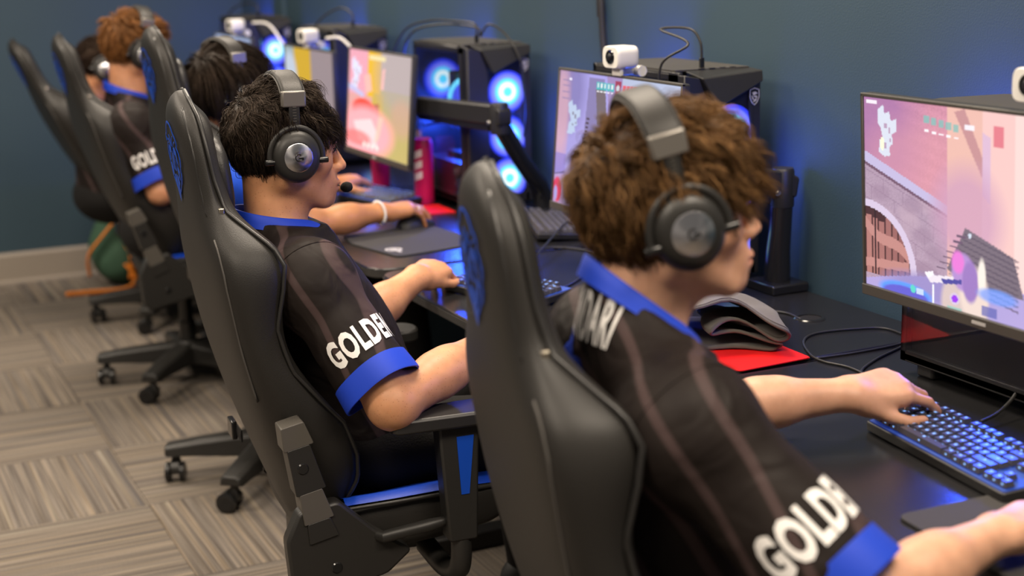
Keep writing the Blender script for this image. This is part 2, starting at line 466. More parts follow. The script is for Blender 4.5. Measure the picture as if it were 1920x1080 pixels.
# ------------------------------------------------------------------ room
WX, FY = 2.035, 7.38
X0, Y0 = -3.2, -1.2
g = G().box(((X0 + WX) / 2, (Y0 + FY) / 2, -.06), (WX - X0, FY - Y0, .1))
floor = struct(O('floor', g, 'slab'))
TS = .56
def tile_mesh():
    g = G(); g.box((0, 0, -.0045), (TS - .0016, TS - .0016, .009))
    return O('carpet_tile', g, 'carpet', None, smooth=False, bev=.0012, seg=1)
base_tile = tile_mesh(); first = True
ix0 = math.floor((X0 - .19) / TS); ix1 = math.ceil((WX - .19) / TS); iy0 = math.floor((Y0 - 4.08) / TS); iy1 = math.ceil((FY - 4.08) / TS)
for iy in range(iy0, iy1):
    for ix in range(ix0, ix1):
        cx = .19 + (ix + .5) * TS; cy = 4.08 + (iy + .5) * TS
        if cx - TS / 2 < X0 or cy - TS / 2 < Y0: continue
        t = base_tile if first else base_tile.copy()
        if not first: COL.objects.link(t)
        first = False
        t.parent = floor
        # keep the edge tiles inside the room by trimming them with scale
        x1 = min(cx + TS / 2, WX - .001); y1 = min(cy + TS / 2, FY - .001)
        sx = (x1 - (cx - TS / 2)) / TS; sy = (y1 - (cy - TS / 2)) / TS
        if sx < .05 or sy < .05:
            if t is not base_tile: bpy.data.objects.remove(t)
            continue
        t.location = ((cx - TS / 2 + x1) / 2, (cy - TS / 2 + y1) / 2, 0)
        if (ix + iy) % 2:
            t.rotation_euler = (0, 0, math.pi / 2); t.scale = (sy, sx, 1)
        else:
            t.rotation_euler = (0, 0, 0); t.scale = (sx, sy, 1)
WH = 2.9
struct(O('wall_right', G().box((WX + .06, (Y0 + FY) / 2, WH / 2), (.12, FY - Y0, WH)), 'wall_paint', smooth=False))
struct(O('wall_far', G().box(((X0 + WX) / 2, FY + .06, WH / 2), (WX - X0 + .24, .12, WH)), 'wall_paint', smooth=False))
struct(O('trim_1', G().box((WX - .011, (6.69 + FY) / 2, WH / 2), (.022, FY - 6.69, WH)), 'wall_paint', smooth=False, bev=.004))
g = G().prism([(FY - .001, 0.001), (FY - .016, .001), (FY - .016, .135), (FY - .010, .148), (FY - .001, .15)], X0, WX - .03, axis='x')
bb = struct(O('baseboard_far', g, 'baseboard', smooth=False))
g = G().prism([(FY - .0165, .001), (FY - .032, .001), (FY - .030, .012), (FY - .0165, .020)], X0, WX - .03, axis='x')
O('shoe_moulding', g, 'baseboard', bb, smooth=False)

# black cable conduit running up the desk wall
pth = [atx(px, py, WX - .014) for px, py in ((1124, -40), (1127, 0), (1129, 40), (1131, 75), (1134, 108), (1137, 150))]
pth = [pth[0] + np.array([0, 0, 1.2])] + pth + [pth[-1] + np.array([0, 0, -.42])]
o = O('wall_cable', G().tube(catmull(pth, 6), .010, 10), 'cable'); tag(o, 'thick black cable running up the teal wall behind the desks', 'cable')

# ------------------------------------------------------------------ smooth bodies from distance fields
class Field:
    def __init__(s, lo, hi, h):
        s.h = h; s.lo = np.array(lo, np.float32)
        s.n = np.ceil((np.array(hi) - np.array(lo)) / h).astype(int) + 1
        s.f = np.full(s.n, .5, np.float32)
    def _grid(s, lo, hi):
        a = np.maximum(np.floor((np.array(lo) - s.lo) / s.h).astype(int), 0)
        b = np.minimum(np.ceil((np.array(hi) - s.lo) / s.h).astype(int) + 1, s.n)
        if np.any(b <= a): return None, None
        ax = [(s.lo[i] + s.h * np.arange(a[i], b[i])).astype(np.float32) for i in range(3)]
        return (slice(a[0], b[0]), slice(a[1], b[1]), slice(a[2], b[2])), (ax[0][:, None, None], ax[1][None, :, None], ax[2][None, None, :])
    def _put(s, sl, d, k, op):
        f = s.f[sl]
        if op < 0: f = -f
        if k > 0:
            hh = np.maximum(k - np.abs(f - d), 0) / k
            r = np.minimum(f, d) - hh * hh * k * .25
        else: r = np.minimum(f, d)
        s.f[sl] = -r if op < 0 else r
    def cone(s, a, b, ra, rb, k=.01, op=1):
        a = np.array(a, float); b = np.array(b, float); m = max(ra, rb) + k + 4 * s.h
        sl, g = s._grid(np.minimum(a, b) - m, np.maximum(a, b) + m)
        if sl is None: return s
        ba = (b - a); L2 = max(ba.dot(ba), 1e-9)
        px, py, pz = g[0] - np.float32(a[0]), g[1] - np.float32(a[1]), g[2] - np.float32(a[2])
        t = np.clip((px * ba[0] + py * ba[1] + pz * ba[2]) / L2, 0, 1).astype(np.float32)
        d = np.sqrt((px - t * ba[0]) ** 2 + (py - t * ba[1]) ** 2 + (pz - t * ba[2]) ** 2) - (ra + (rb - ra) * t)
        s._put(sl, d.astype(np.float32), k, op); return s
    def ell(s, c, r, R=None, k=.01, op=1):
        c = np.array(c, float); r = np.array(r, float); m = r.max() + k + 4 * s.h
        sl, g = s._grid(c - m, c + m)
        if sl is None: return s
        p = [g[i] - np.float32(c[i]) for i in range(3)]
        if R is not None: p = [p[0] * np.float32(R[0][i]) + p[1] * np.float32(R[1][i]) + p[2] * np.float32(R[2][i]) for i in range(3)]
        q2 = (p[0] / r[0]) ** 2 + (p[1] / r[1]) ** 2 + (p[2] / r[2]) ** 2
        k0 = np.sqrt(q2); k1 = np.sqrt((p[0] / r[0] ** 2) ** 2 + (p[1] / r[1] ** 2) ** 2 + (p[2] / r[2] ** 2) ** 2) + 1e-6
        d = k0 * (k0 - 1) / k1
        s._put(sl, d.astype(np.float32), k, op); return s
    def mesh(s):
        f = s.f; S = f < 0
        S[0] = S[-1] = False; S[:, 0] = S[:, -1] = False; S[:, :, 0] = S[:, :, -1] = False
        c = [S[i:S.shape[0] - 1 + i, j:S.shape[1] - 1 + j, k:S.shape[2] - 1 + k] for i in (0, 1) for j in (0, 1) for k in (0, 1)]
        an = c[0].copy(); al = c[0].copy()
        for x in c[1:]: an |= x; al &= x
        idx = np.argwhere(an & ~al)
        vid = np.full(an.shape, -1, np.int32); vid[tuple(idx.T)] = np.arange(len(idx))
        cor = np.array([(i, j, k) for i in (0, 1) for j in (0, 1) for k in (0, 1)])
        val = np.stack([f[idx[:, 0] + q[0], idx[:, 1] + q[1], idx[:, 2] + q[2]] for q in cor], 1)
        acc = np.zeros((len(idx), 3)); cnt = np.zeros(len(idx))
        for a in range(8):
            for b in range(a + 1, 8):
                if np.abs(cor[a] - cor[b]).sum() != 1: continue
                m = (val[:, a] < 0) != (val[:, b] < 0)
                t = np.where(m, val[:, a] / np.where(m, val[:, a] - val[:, b], 1), 0)
                acc += np.where(m[:, None], cor[a] + t[:, None] * (cor[b] - cor[a]), 0); cnt += m
        V = (idx + acc / np.maximum(cnt, 1)[:, None]) * s.h + s.lo
        Fs = []
        for ax in range(3):
            sh = [slice(None)] * 3; sh2 = [slice(None)] * 3; sh[ax] = slice(0, -1); sh2[ax] = slice(1, None)
            A = S[tuple(sh)]; B = S[tuple(sh2)]
            e = np.argwhere(A != B)
            if not len(e): continue
            inside = A[tuple(e.T)]
            u, w = (ax + 1) % 3, (ax + 2) % 3
            q = []
            for du, dw in ((-1, -1), (0, -1), (0, 0), (-1, 0)):
                z = e.copy(); z[:, u] += du; z[:, w] += dw; q.append(vid[tuple(z.T)])
            q = np.stack(q, 1)
            q[~inside] = q[~inside][:, ::-1]
            Fs.append(q)
        F = np.concatenate(Fs)
        F = F[(F >= 0).all(1)]
        return V, F
def relax(V, F, it=2, lam=.5):
    n = len(V); V = V.copy()
    a = np.concatenate([F[:, i] for i in range(4)]); b = np.concatenate([F[:, (i + 1) % 4] for i in range(4)])
    cnt = np.bincount(a, minlength=n) + np.bincount(b, minlength=n)
    for _ in range(it):
        av = np.stack([np.bincount(a, V[b, k], n) + np.bincount(b, V[a, k], n) for k in range(3)], 1) / np.maximum(cnt, 1)[:, None]
        V += lam * (av - V)
    return V
def vnoise(P, s, seed=0):
    """cheap smooth noise in [-1,1]"""
    r = np.random.default_rng(seed); o = np.zeros(len(P))
    for i in range(6):
        k = r.normal(size=3); k *= s / np.linalg.norm(k) * (.7 + .6 * r.random())
        o += np.sin(P @ k + r.random() * 6.28 + 1.3 * np.sin(P @ (np.roll(k, 1) * .7) + r.random() * 6))
    return o / 6

def frame(yaw, pitch=0, roll=0):
    return np.array((Matrix.Rotation(math.radians(yaw), 3, 'Z') @ Matrix.Rotation(math.radians(-pitch), 3, 'Y') @ Matrix.Rotation(math.radians(roll), 3, 'X')))
def nrm(v):
    v = np.array(v, float); return v / max(np.linalg.norm(v), 1e-9)

def head_prims(F, R, c, s=1.0, jaw=1.0):
    W = lambda p: c + R @ (np.array(p, float) * s)
    def E(p, r, k=.012, op=1): F.ell(W(p), np.array(r) * s, R, k, op)
    def C(a, b, ra, rb, k=.012, op=1): F.cone(W(a), W(b), ra * s, rb * s, k, op)
    E((-.011, 0, .032), (.092, .077, .086), 0)
    E((.028, 0, .028), (.062, .066, .078), .02)
    E((.030, 0, -.03), (.057, .064, .068), .02)
    for y in (-1, 1):
        C((-.008, y * .058, -.048), (.066, y * .022, -.092), .021, .017 * jaw, .024)
        E((.052, y * .050, -.018), (.028, .021, .022), .022)
    E((.078, 0, -.096), (.020, .022, .017), .014)
    E((.022, 0, -.074), (.048, .042, .030), .02)
    E((.080, 0, -.062), (.024, .032, .032), .02)
    C((.083, -.034, .019), (.083, .034, .019), .011, .011, .016)
    for y in (-1, 1):
        E((.096, y * .032, .001), (.016, .018, .0115), .010, -1)
        C((.083, y * .020, .0085), (.079, y * .047, .005), .0042, .0035, .005)
        C((.085, y * .020, -.0075), (.080, y * .046, -.006), .0034, .003, .005)
    C((.088, 0, .014), (.110, 0, -.026), .0075, .0095, .010)
    E((.110, 0, -.031), (.0120, .0115, .0095), .006)
    for y in (-1, 1):
        E((.099, y * .0135, -.034), (.0115, .0075, .0085), .006)
    E((.0985, 0, -.0615), (.0115, .023, .0055), .005)
    E((.0965, 0, -.0725), (.0115, .019, .0065), .005)
    E((.1025, 0, -.0668), (.012, .024, .0013), .002, -1)
    for y in (-1, 1):
        E((-.006, y * .078, -.004), (.018, .007, .030), .006)

def hand_prims(F, W, d, n, right, curl, spread=1.0, thumb=(.55, .75, -.3), tcurl=(10, 25), s=1.0, pad=0.0):
    """W wrist, d pointing direction, n back-of-hand direction"""
    d = nrm(d); n = np.array(n, float); n = nrm(n - d * n.dot(d)); ts = np.cross(n, d) * (1 if right else -1)
    W = np.array(W, float); tips = []
    offs = (.029, .0095, -.0105, -.029); kl = (.088, .092, .087, .078)
    ph = ((.043, .026, .021), (.048, .030, .022), (.044, .028, .022), (.034, .021, .019))
    rr = ((.0098, .0088, .0080, .0070), (.0100, .0090, .0081, .0071), (.0095, .0086, .0077, .0068), (.0086, .0077, .0069, .0062))
    for i in range(4):
        K = W + s * (d * kl[i] + ts * offs[i] + n * (.004 if i in (1, 2) else 0))
        F.cone(W + s * (ts * offs[i] * .55 + d * .004), K, .0155 * s, .0118 * s, .014)
        F.cone(W + s * (ts * offs[i] * .6 - n * .010 + d * .02), K - n * .006 * s - d * .01 * s, .014 * s, .011 * s, .014)
        a = math.radians(-8 + 0) ; ang = 0
        dirf = nrm(d + ts * (offs[i] * 3.2 * spread)); p = K
        for j in range(3):
            ang += math.radians(curl[i][j])
            v = dirf * math.cos(ang) - n * math.sin(ang)
            q = p + v * ph[i][j] * s
            F.cone(p, q, rr[i][j] * s, rr[i][j + 1] * s, .0045 if j == 0 else .003)
            p = q
        tips.append(p)
    b = W + s * (d * .022 + ts * .020 - n * .010)
    F.cone(W + s * (d * .005 + ts * .008 - n * .004), b, .016 * s, .016 * s, .014)
    v = nrm(d * thumb[0] + ts * thumb[1] + n * thumb[2]); p = b
    for j, (l, ra, rb) in enumerate(((.040, .0165, .0115), (.033, .0112, .0098), (.026, .0098, .0080))):
        if j:
            a = math.radians(tcurl[j - 1]); v = nrm(v * math.cos(a) + nrm(d - v * d.dot(v)) * math.sin(a))
        q = p + v * l * s; F.cone(p, q, ra * s, rb * s, .012 if j == 0 else .004); p = q
    tips.append(p)
    return tips

REST = ((28, 30, 18),) * 4

def torso_prims(F, P, infl, k=.05):
    N, SL, SR, PV = (np.array(P[q], float) for q in ('N', 'SL', 'SR', 'PV'))
    mid = (SL + SR) / 2; up = nrm(N - PV); lat = nrm(SL - SR); lat = nrm(lat - up * lat.dot(up)); fw = np.cross(lat, up)
    R = np.stack([fw, lat, up], 1); b = P.get('build', 1.0)
    ch = mid * .62 + PV * .38 + fw * .012; be = mid * .28 + PV * .72 + fw * .02
    hw = np.linalg.norm(SL - SR) / 2
    F.ell(ch, np.array([.118 * b, hw * .92, .20]) + infl, R, 0)
    F.ell(be, np.array([.125 * b, .155 * b, .19]) + infl, R, k)
    F.ell(PV + fw * .01, np.array([.13, .175 * b, .12]) + infl, R, k)
    for S in (SL, SR):
        F.cone(N - up * .022, S + up * .004, .054 + infl, .056 + infl, k * .6)
        F.ell(S, np.array([.062, .060, .066]) + infl, None, .03)
        F.cone(S, ch + (S - ch) * .35, .075 + infl, .08 + infl, k * .6)
    return R

def make_person(label, P, group='people gaming at the desks'):
    c, R, s = np.array(P['head'][0], float), frame(*P['head'][1:4]), P.get('hs', 1.0)
    P['R'] = R
    N, SL, SR, EL, ER, WL, WR, PV = (np.array(P[q], float) for q in ('N', 'SL', 'SR', 'EL', 'ER', 'WL', 'WR', 'PV'))
    root = thing('person', label, 'person', (PV[0], PV[1], 0), 0, group)
    L0 = np.array([PV[0], PV[1], 0])
    h = P.get('h', .005)
    allp = np.stack([c, N, SL, SR, EL, ER, WL + nrm(P['dL']) * .2, WR + nrm(P['dR']) * .2, PV])
    lo = allp.min(0) - .17; hi = allp.max(0) + .17
    F = Field(lo, hi, h)
    head_prims(F, R, c, s, P.get('jaw', 1.0))
    nk = c + R @ np.array([-.030, 0, -.055]) * s
    F.cone(nk, N - np.array([0, 0, .02]), P.get('neck', .055), P.get('neck', .055) + .006, .03)
    F.cone(c + R @ np.array([.008, 0, -.07]) * s, N + np.array([.012, 0, -.01]), .034, .045, .03)
    torso_prims(F, P, -.012)
    for S, E, W, d, n, rt, cu, kw in ((SL, EL, WL, P['dL'], P['nL'], False, P['cL'], P.get('kL', {})), (SR, ER, WR, P['dR'], P['nR'], True, P['cR'], P.get('kR', {}))):
        a = P.get('arm', 1.0)
        F.cone(S, E, .052 * a, .041 * a, .03)
        F.cone(E, E * .45 + W * .55, .040 * a, .040 * a, .02); F.ell(E, (.042 * a,) * 3, None, .02)
        F.cone(E * .55 + W * .45, W, .041 * a, .026 * a, .02)
        Rw = np.stack([nrm(W - E), nrm(np.cross(n, W - E)), nrm(np.cross(W - E, np.cross(n, W - E)))], 1)
        F.ell(W, (.034, .031, .022), Rw, .014)
        hand_prims(F, W, d, n, rt, cu, **kw)
    V, Fc = F.mesh(); V = relax(V, Fc, 1, .4)
    # own skin tint: lips, cheeks, knuckles
    col = np.tile(np.array(P['skin'], float), (len(V), 1))
    q = (V - c) @ R / s
    def tint(w, t): col[:] = col * (1 - w[:, None]) + col * np.array(t) * w[:, None]
    tint(np.exp(-(((q - [.104, 0, -.067]) / [.014, .024, .009]) ** 2).sum(1)) * .8, (.95, .55, .55))
    tint(np.clip(np.exp(-(((q - [.075, 0, -.03]) / [.05, .09, .03]) ** 2).sum(1)) * .5, 0, 1), (1.05, .86, .82))
    for W, d in ((WL, nrm(P['dL'])), (WR, nrm(P['dR']))):
        x = (V - W) @ d
        tint(np.clip((x - .07) / .08, 0, 1) * (np.linalg.norm(V - W, axis=1) < .24) * .5, (1.05, .84, .80))
    NO('body', V - L0, Fc, P.get('skinmat', 'skin'), root, col=col)
    # eyes and brows
    for y in (-1, 1):
        ec = c + R @ np.array([.0730, y * .0315, .0]) * s - L0
        g = G().lathe([(0, -.0122), (.006, -.0106), (.0106, -.006), (.0122, 0), (.0106, .006), (.0075, .0096), (.0055, .0109)], 14, Matrix.Translation(ec) @ Matrix(R).to_4x4() @ RY(90))
        g.mi = 1; g.lathe([(.0055, .0109), (.003, .0122), (0, .0124)], 14, Matrix.Translation(ec) @ Matrix(R).to_4x4() @ RY(90))
        O('eye', g, ['eye_white', 'iris'], root, True)
        pts = [c + R @ (np.array(p) * s) - L0 for p in ((.0905, y * .020, .004), (.0915, y * .030, .0068), (.0885, y * .041, .0050), (.083, y * .049, .001))]
        O('eyelash', G().tube(catmull(pts, 4), [.0010] * 6 + [.0016] * 4 + [.0012] * 3, 6), 'lash', root, True)
        pts = [c + R @ (np.array(p) * s) - L0 for p in ((.0945, y * .014, .0195), (.0945, y * .028, .0245), (.0895, y * .042, .0235), (.081, y * .054, .017))]
        O('eyebrow', G().tube(catmull(pts, 4), [.0026] * 3 + [.0032] * 6 + [.0022] * 3 + [.001], 6, flat=.7), 'lash', root, True)
    # ---- shirt
    sf = P.get('sleeve', .74)
    F = Field(lo, hi, max(h, .006))
    Rt = torso_prims(F, P, .006)
    ends = []
    for S, E in ((SL, EL), (SR, ER)):
        e = S + (E - S) * sf; dr = nrm(E - S)
        F.cone(S, e, .066, P.get('slr', .070), .035)
        ends.append((e, dr))
    # cut the sleeve ends flat
    gx, gy, gz = (F.lo[i] + F.h * np.arange(F.n[i]) for i in range(3))
    for e, dr in ends:
        sl, gg = F._grid(e - .13, e + .13)
        dd = ((gg[0] - e[0]) * dr[0] + (gg[1] - e[1]) * dr[1] + (gg[2] - e[2]) * dr[2]).astype(np.float32)
        rad = np.sqrt((gg[0] - e[0]) ** 2 + (gg[1] - e[1]) ** 2 + (gg[2] - e[2]) ** 2)
        F.f[sl] = np.where(rad < .115, np.maximum(F.f[sl], dd), F.f[sl])
    # a stand for the collar, cut by a plane that falls to the front
    f0, l0, u0 = Rt[:, 0], Rt[:, 1], Rt[:, 2]
    Nc = N + Rt @ np.array(P.get('nc', (.012, 0, .012))); slope = P.get('nslope', .55); nr = P.get('nr', .070)
    F.cone(Nc - u0 * .07, Nc + u0 * .06, nr + .016, nr - .004, .045)
    pn = nrm(u0 + f0 * slope)
    sl, gg = F._grid(Nc - .14, Nc + .14)
    q = [gg[i] - Nc[i] for i in range(3)]
    dd = (q[0] * pn[0] + q[1] * pn[1] + q[2] * pn[2]).astype(np.float32)
    axd = np.sqrt(np.maximum(q[0] ** 2 + q[1] ** 2 + q[2] ** 2 - (q[0] * u0[0] + q[1] * u0[1] + q[2] * u0[2]) ** 2, 0))
    F.f[sl] = np.where(axd < nr + .035, np.maximum(F.f[sl], dd), F.f[sl])
    V, Fc = F.mesh(); V = relax(V, Fc, 2, .5)
    # loose cloth folds
    ce = V.mean(0); w = vnoise(V * np.array([1, 1, .45]), 36, P.get('seed', 1)) * .0048 + vnoise(V, 75, 5) * .0018
    me = np_mesh('tmp', V, Fc); nn = np.zeros(len(V) * 3, np.float32); me.vertices.foreach_get('normal', nn); bpy.data.meshes.remove(me)
    V = V + nn.reshape(-1, 3) * w[:, None]
    shirt = NO('shirt', V - L0, Fc, P.get('shirt', 'jersey'), root)
    tree = BVHTree.FromPolygons([tuple(v) for v in V], [tuple(f) for f in Fc])
    P['tree'] = tree; P['root'] = root; P['L0'] = L0; P['Rt'] = Rt
    # seams where the sleeves are set in
    for S, E in ((SL, EL), (SR, ER)):
        ax = nrm(nrm(E - S) * .75 + nrm(S - (SL + SR) / 2) * .6); a = nrm(np.cross(ax, [0, 0, 1])); b = np.cross(ax, a); pts = []
        for k in range(36):
            t = 2 * math.pi * k / 36; d = a * math.cos(t) + b * math.sin(t); o_ = S - ax * .012
            h_ = tree.ray_cast(Vector(o_ + d * .16), Vector(-d), .16)
            if h_[0] is not None and np.linalg.norm(np.array(h_[0]) - o_) < .105: pts.append(np.array(h_[0]) + d * .0004 - L0)
        if len(pts) > 12:
            # start the run at its largest gap
            gaps = [np.linalg.norm(pts[i] - pts[i - 1]) for i in range(len(pts))]; i0 = int(np.argmax(gaps)); pts = pts[i0:] + pts[:i0]
            O('sleeve_seam', G().tube(pts, .0016, 5), P.get('shirt', 'jersey'), root, True)
    # cuffs: open hanging bands
    rad = P.get('slr', .070)
    for (e, dr), side in zip(ends, (1, -1)):
        a = nrm(np.cross(dr, [0, 0, 1])); b = np.cross(dr, a); g = G(); rings = []
        for off, rr in ((-.010, rad + .0025), (.030, rad + .006), (.034, rad + .0055), (.034, rad + .002), (.030, rad + .0015), (-.006, rad - .004)):
            ring = []
            for k in range(40):
                t = 2 * math.pi * k / 40
                wv = 1 + .035 * math.sin(3 * t + side) + .02 * math.sin(5 * t)
                ring.append(e + dr * (off + .004 * math.sin(2 * t)) + (a * math.cos(t) + b * math.sin(t)) * rr * wv - L0)
            rings.append(ring)
        g.loft(rings, True, False)
        O('sleeve_cuff', g, P.get('cuff', 'jersey_blue'), root, 50)
    # collar
    g = G(); rings = []
    ca, cb_ = nr + P.get('ca', .004), nr + P.get('cb', .004)
    for k in range(56):
        t = 2 * math.pi * k / 56; cs = math.cos(t)
        zz = -slope * ca * cs - P.get('vee', .022) * max(0, cs) ** 5
        ctr = Nc + f0 * cs * ca + l0 * math.sin(t) * cb_ + u0 * zz
        out = nrm(f0 * cs + l0 * math.sin(t))
        hgt = .0125
        rings.append([ctr + u0 * uo + out * oo - L0 for uo, oo in ((-hgt, .0115), (0, .006), (hgt, .001), (hgt + .0015, -.001), (hgt, -.004), (0, -.0005), (-hgt, .005))])
    rings.append(rings[0]); g.loft(rings, True, False)
    O('collar', g, P.get('cuff', 'jersey_blue'), root, 60)
    # ---- trousers and shoes
    kl, kr, al, ar = (np.array(P[q], float) for q in ('KL', 'KR', 'AL', 'AR'))
    q = np.stack([PV, kl, kr, al, ar]); F = Field(q.min(0) - .2, q.max(0) + .2, .011)
    F.ell(PV - np.array([0, 0, .02]), (.15, .185, .12), None, 0)
    for K, A, y in ((kl, al, 1), (kr, ar, -1)):
        hp = PV + np.array([.03, y * .09, -.03])
        F.cone(hp, K, .092, .066, .04); F.cone(K, A, .064, .052, .03)
    V, Fc = F.mesh(); V = relax(V, Fc, 2)
    V = V + (vnoise(V, 40, 3) * .003)[:, None] * nrm([.3, .5, 1])
    NO('trousers', V - L0, Fc, 'black_cloth', root)
    for A, y in ((al, 1), (ar, -1)):
        F = Field(A - .3, A + .3, .011)
        F.cone(A + [-.03, 0, -.045], A + [.16, 0, -.058], .042, .036, 0); F.cone(A + [-.01, 0, -.03], A + [.03, 0, 0], .045, .05, .03)
        V, Fc = F.mesh(); V[:, 2] = np.maximum(V[:, 2], .004)
        NO('shoe', V - L0, Fc, 'shoe', root)
    return root

def put_text(P, name, txt, axis_o, axis_d, up, size, bold, sx, mats='white_print', yscale=1.0, lift=.0018, curve=0.0):
    """print flat lettering on the shirt: lay it on the plane (o; right = axis_d, up) and press it onto the cloth"""
    V2, Fs = text2d(txt, size, bold, sx)
    o = np.array(axis_o, float); r = nrm(axis_d); u = np.array(up, float); u = nrm(u - r * u.dot(r)); nn = np.cross(r, u)
    out = []
    for x, y in V2:
        y = y * yscale + curve * x * x
        p = o + r * x + u * y
        hit = P['tree'].ray_cast(Vector(p + nn * .25), Vector(-nn), .5)
        if hit[0] is None:
            hit = P['tree'].find_nearest(Vector(p)); 
        out.append(np.array(hit[0]) + np.array(hit[1]) * lift - P['L0'])
    g = G().add(out, Fs)
    return O(name, g, mats, P['root'], False, fix=False)

# ------------------------------------------------------------------ hair
HC = np.array([-.011, 0, .032]); HR = np.array([.094, .080, .088])
def scalp(n, seed, line, zmax=9):
    r = np.random.default_rng(seed); out = []
    while len(out) < n:
        d = r.normal(size=(4 * n, 3)); d /= np.linalg.norm(d, axis=1)[:, None]
        p = HC + d * HR
        ok = (p[:, 2] > np.interp(p[:, 0], line[0], line[1])) & (p[:, 2] < zmax)
        out += list(p[ok])
    return np.array(out[:n])
def smooth01(x, a, b):
    t = np.clip((x - a) / (b - a), 0, 1); return t * t * (3 - 2 * t)
def hair(P, st, name='hair'):
    c, R, s = np.array(P['head'][0], float), P['R'], P.get('hs', 1.0)
    root = P['root']; L0 = P['L0']; r = np.random.default_rng(st['seed'])
    line = st.get('line', ([-.13, -.07, -.03, .005, .04, .062, .085], [-.072, -.066, -.045, -.03, .02, .07, .088]))
    ng, per, m = st['guides'], st['per'], st.get('m', 9)
    p = scalp(ng, st['seed'], line); root_p = p.copy()
    top = smooth01(p[:, 2], .03, .10); front = smooth01(p[:, 0], -.01, .06) * smooth01(p[:, 2], .02, .08)
    nape = 1 - smooth01(p[:, 2], -.06, .02)
    L = st['len'] * (1 - nape * (1 - st.get('nape', .45))) * (1 + top * (st.get('top', 1.3) - 1)) * (1 + front * (st.get('front', 1.2) - 1))
    L = L * (.8 + .4 * r.random(ng))
    W = np.array(st.get('whorl', (-.075, 0, .085)))
    ph = vnoise(p, st.get('cfreq', 60), st['seed']) * 9 + r.random(ng) * st.get('cjit', 1.5)
    sgn = np.where(vnoise(p, 40, 3) > 0, 1, -1)
    d = (p - HC) / HR ** 2; d /= np.linalg.norm(d, axis=1)[:, None]
    path = [p.copy()]
    for i in range(m):
        q = (p - HC) / HR; k0 = np.linalg.norm(q, axis=1); nn = q / HR; nn /= np.linalg.norm(nn, axis=1)[:, None]
        out = p - W; out /= np.linalg.norm(out, axis=1)[:, None] + 1e-9
        z01 = smooth01(p[:, 2], .0, .09)
        fw = smooth01(root_p[:, 0], -.03, .05) * z01
        comb = out * .7 + np.array([0, 0, -1]) * (st.get('grav', .9) * (1 - z01 * .75))[:, None] + np.array(st.get('fwd', (1, 0, -.1))) * fw[:, None] * st.get('fwdk', .6)
        comb -= nn * (comb * nn).sum(1)[:, None] * st.get('flat', .85)
        comb /= np.linalg.norm(comb, axis=1)[:, None] + 1e-9
        th = ph + sgn * 2 * math.pi * st.get('turns', .8) * (i / m)
        u = np.cross(nn, comb)
        cur = (u * np.cos(th)[:, None] + nn * np.sin(th)[:, None] * .8) * st.get('curl', .4) * (.30 + .9 * np.maximum(top, front))[:, None]
        lift = st.get('lift', .35) * (1 - i / m) * (.22 + .95 * np.maximum(top, front))
        d = d * st.get('stiff', .35) + comb * .8 + cur + nn * lift[:, None]
        d /= np.linalg.norm(d, axis=1)[:, None]
        p = p + d * (L / m)[:, None]
        q = (p - HC) / HR; k0 = np.linalg.norm(q, axis=1); k = 1.03 + .02 * i / m
        p = np.where((k0 < k)[:, None], HC + (p - HC) / k0[:, None] * k, p)
        # keep the skin of the face and the neck clear
        path.append(p.copy())
    path = np.stack(path, 1)                                       # ng, m+1, 3
    gi = np.repeat(np.arange(ng), per); n = len(gi)
    off = r.normal(size=(n, 3)) * st.get('spread', .006)
    t = np.linspace(0, 1, m + 1)
    tip = st.get('tip', .35)
    Q = path[gi] + off[:, None, :] * (1 - (1 - tip) * t)[None, :, None]
    ln = (.75 + .25 * r.random(n))
    # shorten some strands
    Q = Q[:, :1] + (Q - Q[:, :1]) * (ln[:, None, None] * (1) + (1 - ln)[:, None, None] * (1 - t)[None, :, None])
    Q += r.normal(size=(n, 1, 3)) * st.get('fuzz', .002) * (t ** 2)[None, :, None] + np.sin(t * 9 + r.random((n, 1)) * 6)[:, :, None] * off[:, None, :] * .25
    # out of the skull
    q = (Q - HC) / HR; k0 = np.linalg.norm(q, axis=2); Q = np.where((k0 < 1.01)[:, :, None], HC + (Q - HC) / k0[:, :, None] * 1.01, Q)
    if 'clip' in st:
        Q = st['clip'](Q)
    tan = np.gradient(Q, axis=1); tan /= np.linalg.norm(tan, axis=2)[:, :, None] + 1e-9
    ref = r.normal(size=(n, 1, 3)); a = np.cross(tan, ref); a /= np.linalg.norm(a, axis=2)[:, :, None] + 1e-9; b = np.cross(tan, a)
    rad = st.get('rad', .0007) * (1 - .8 * t ** 2)[None, :, None] * (.7 + .6 * r.random((n, 1, 1)))
    ring = [Q + (a * math.cos(x) + b * math.sin(x)) * rad for x in (0, 2.094, 4.189)]
    V = np.stack(ring, 2).reshape(-1, 3)
    base = (np.arange(n)[:, None] * (m + 1) + np.arange(m)[None, :]) * 3
    Fs = [np.stack([base + k, base + (k + 1) % 3, base + 3 + (k + 1) % 3, base + 3 + k], -1).reshape(-1, 4) for k in range(3)]
    Fs = np.concatenate(Fs)
    cc = np.array(st['col'])[None, :] * np.exp(r.normal(size=(n, 1)) * st.get('cvar', .25)) + np.array(st.get('col2', (0, 0, 0)))[None, :] * (r.random((n, 1)) ** 2)
    gcol = np.exp(np.random.default_rng(5).normal(size=(ng, 1)) * st.get('cvar', .25) * .8)
    cc = cc * gcol[gi]
    C = np.repeat(cc, (m + 1) * 3, axis=0)
    # cap under the strands
    F = Field(c - .2, c + .2, .005)
    F.ell(c + R @ (HC * s), (HR + st.get('cap', .006)) * s, R, 0)
    F.ell(c + R @ (np.array([.112, 0, -.022]) * s), np.array([.070, .12, .092]) * s, R, .01, -1)
    F.ell(c + R @ (np.array([.055, 0, -.16]) * s), np.array([.13, .2, .135]) * s, R, .01, -1)
    V2, F2 = F.mesh()
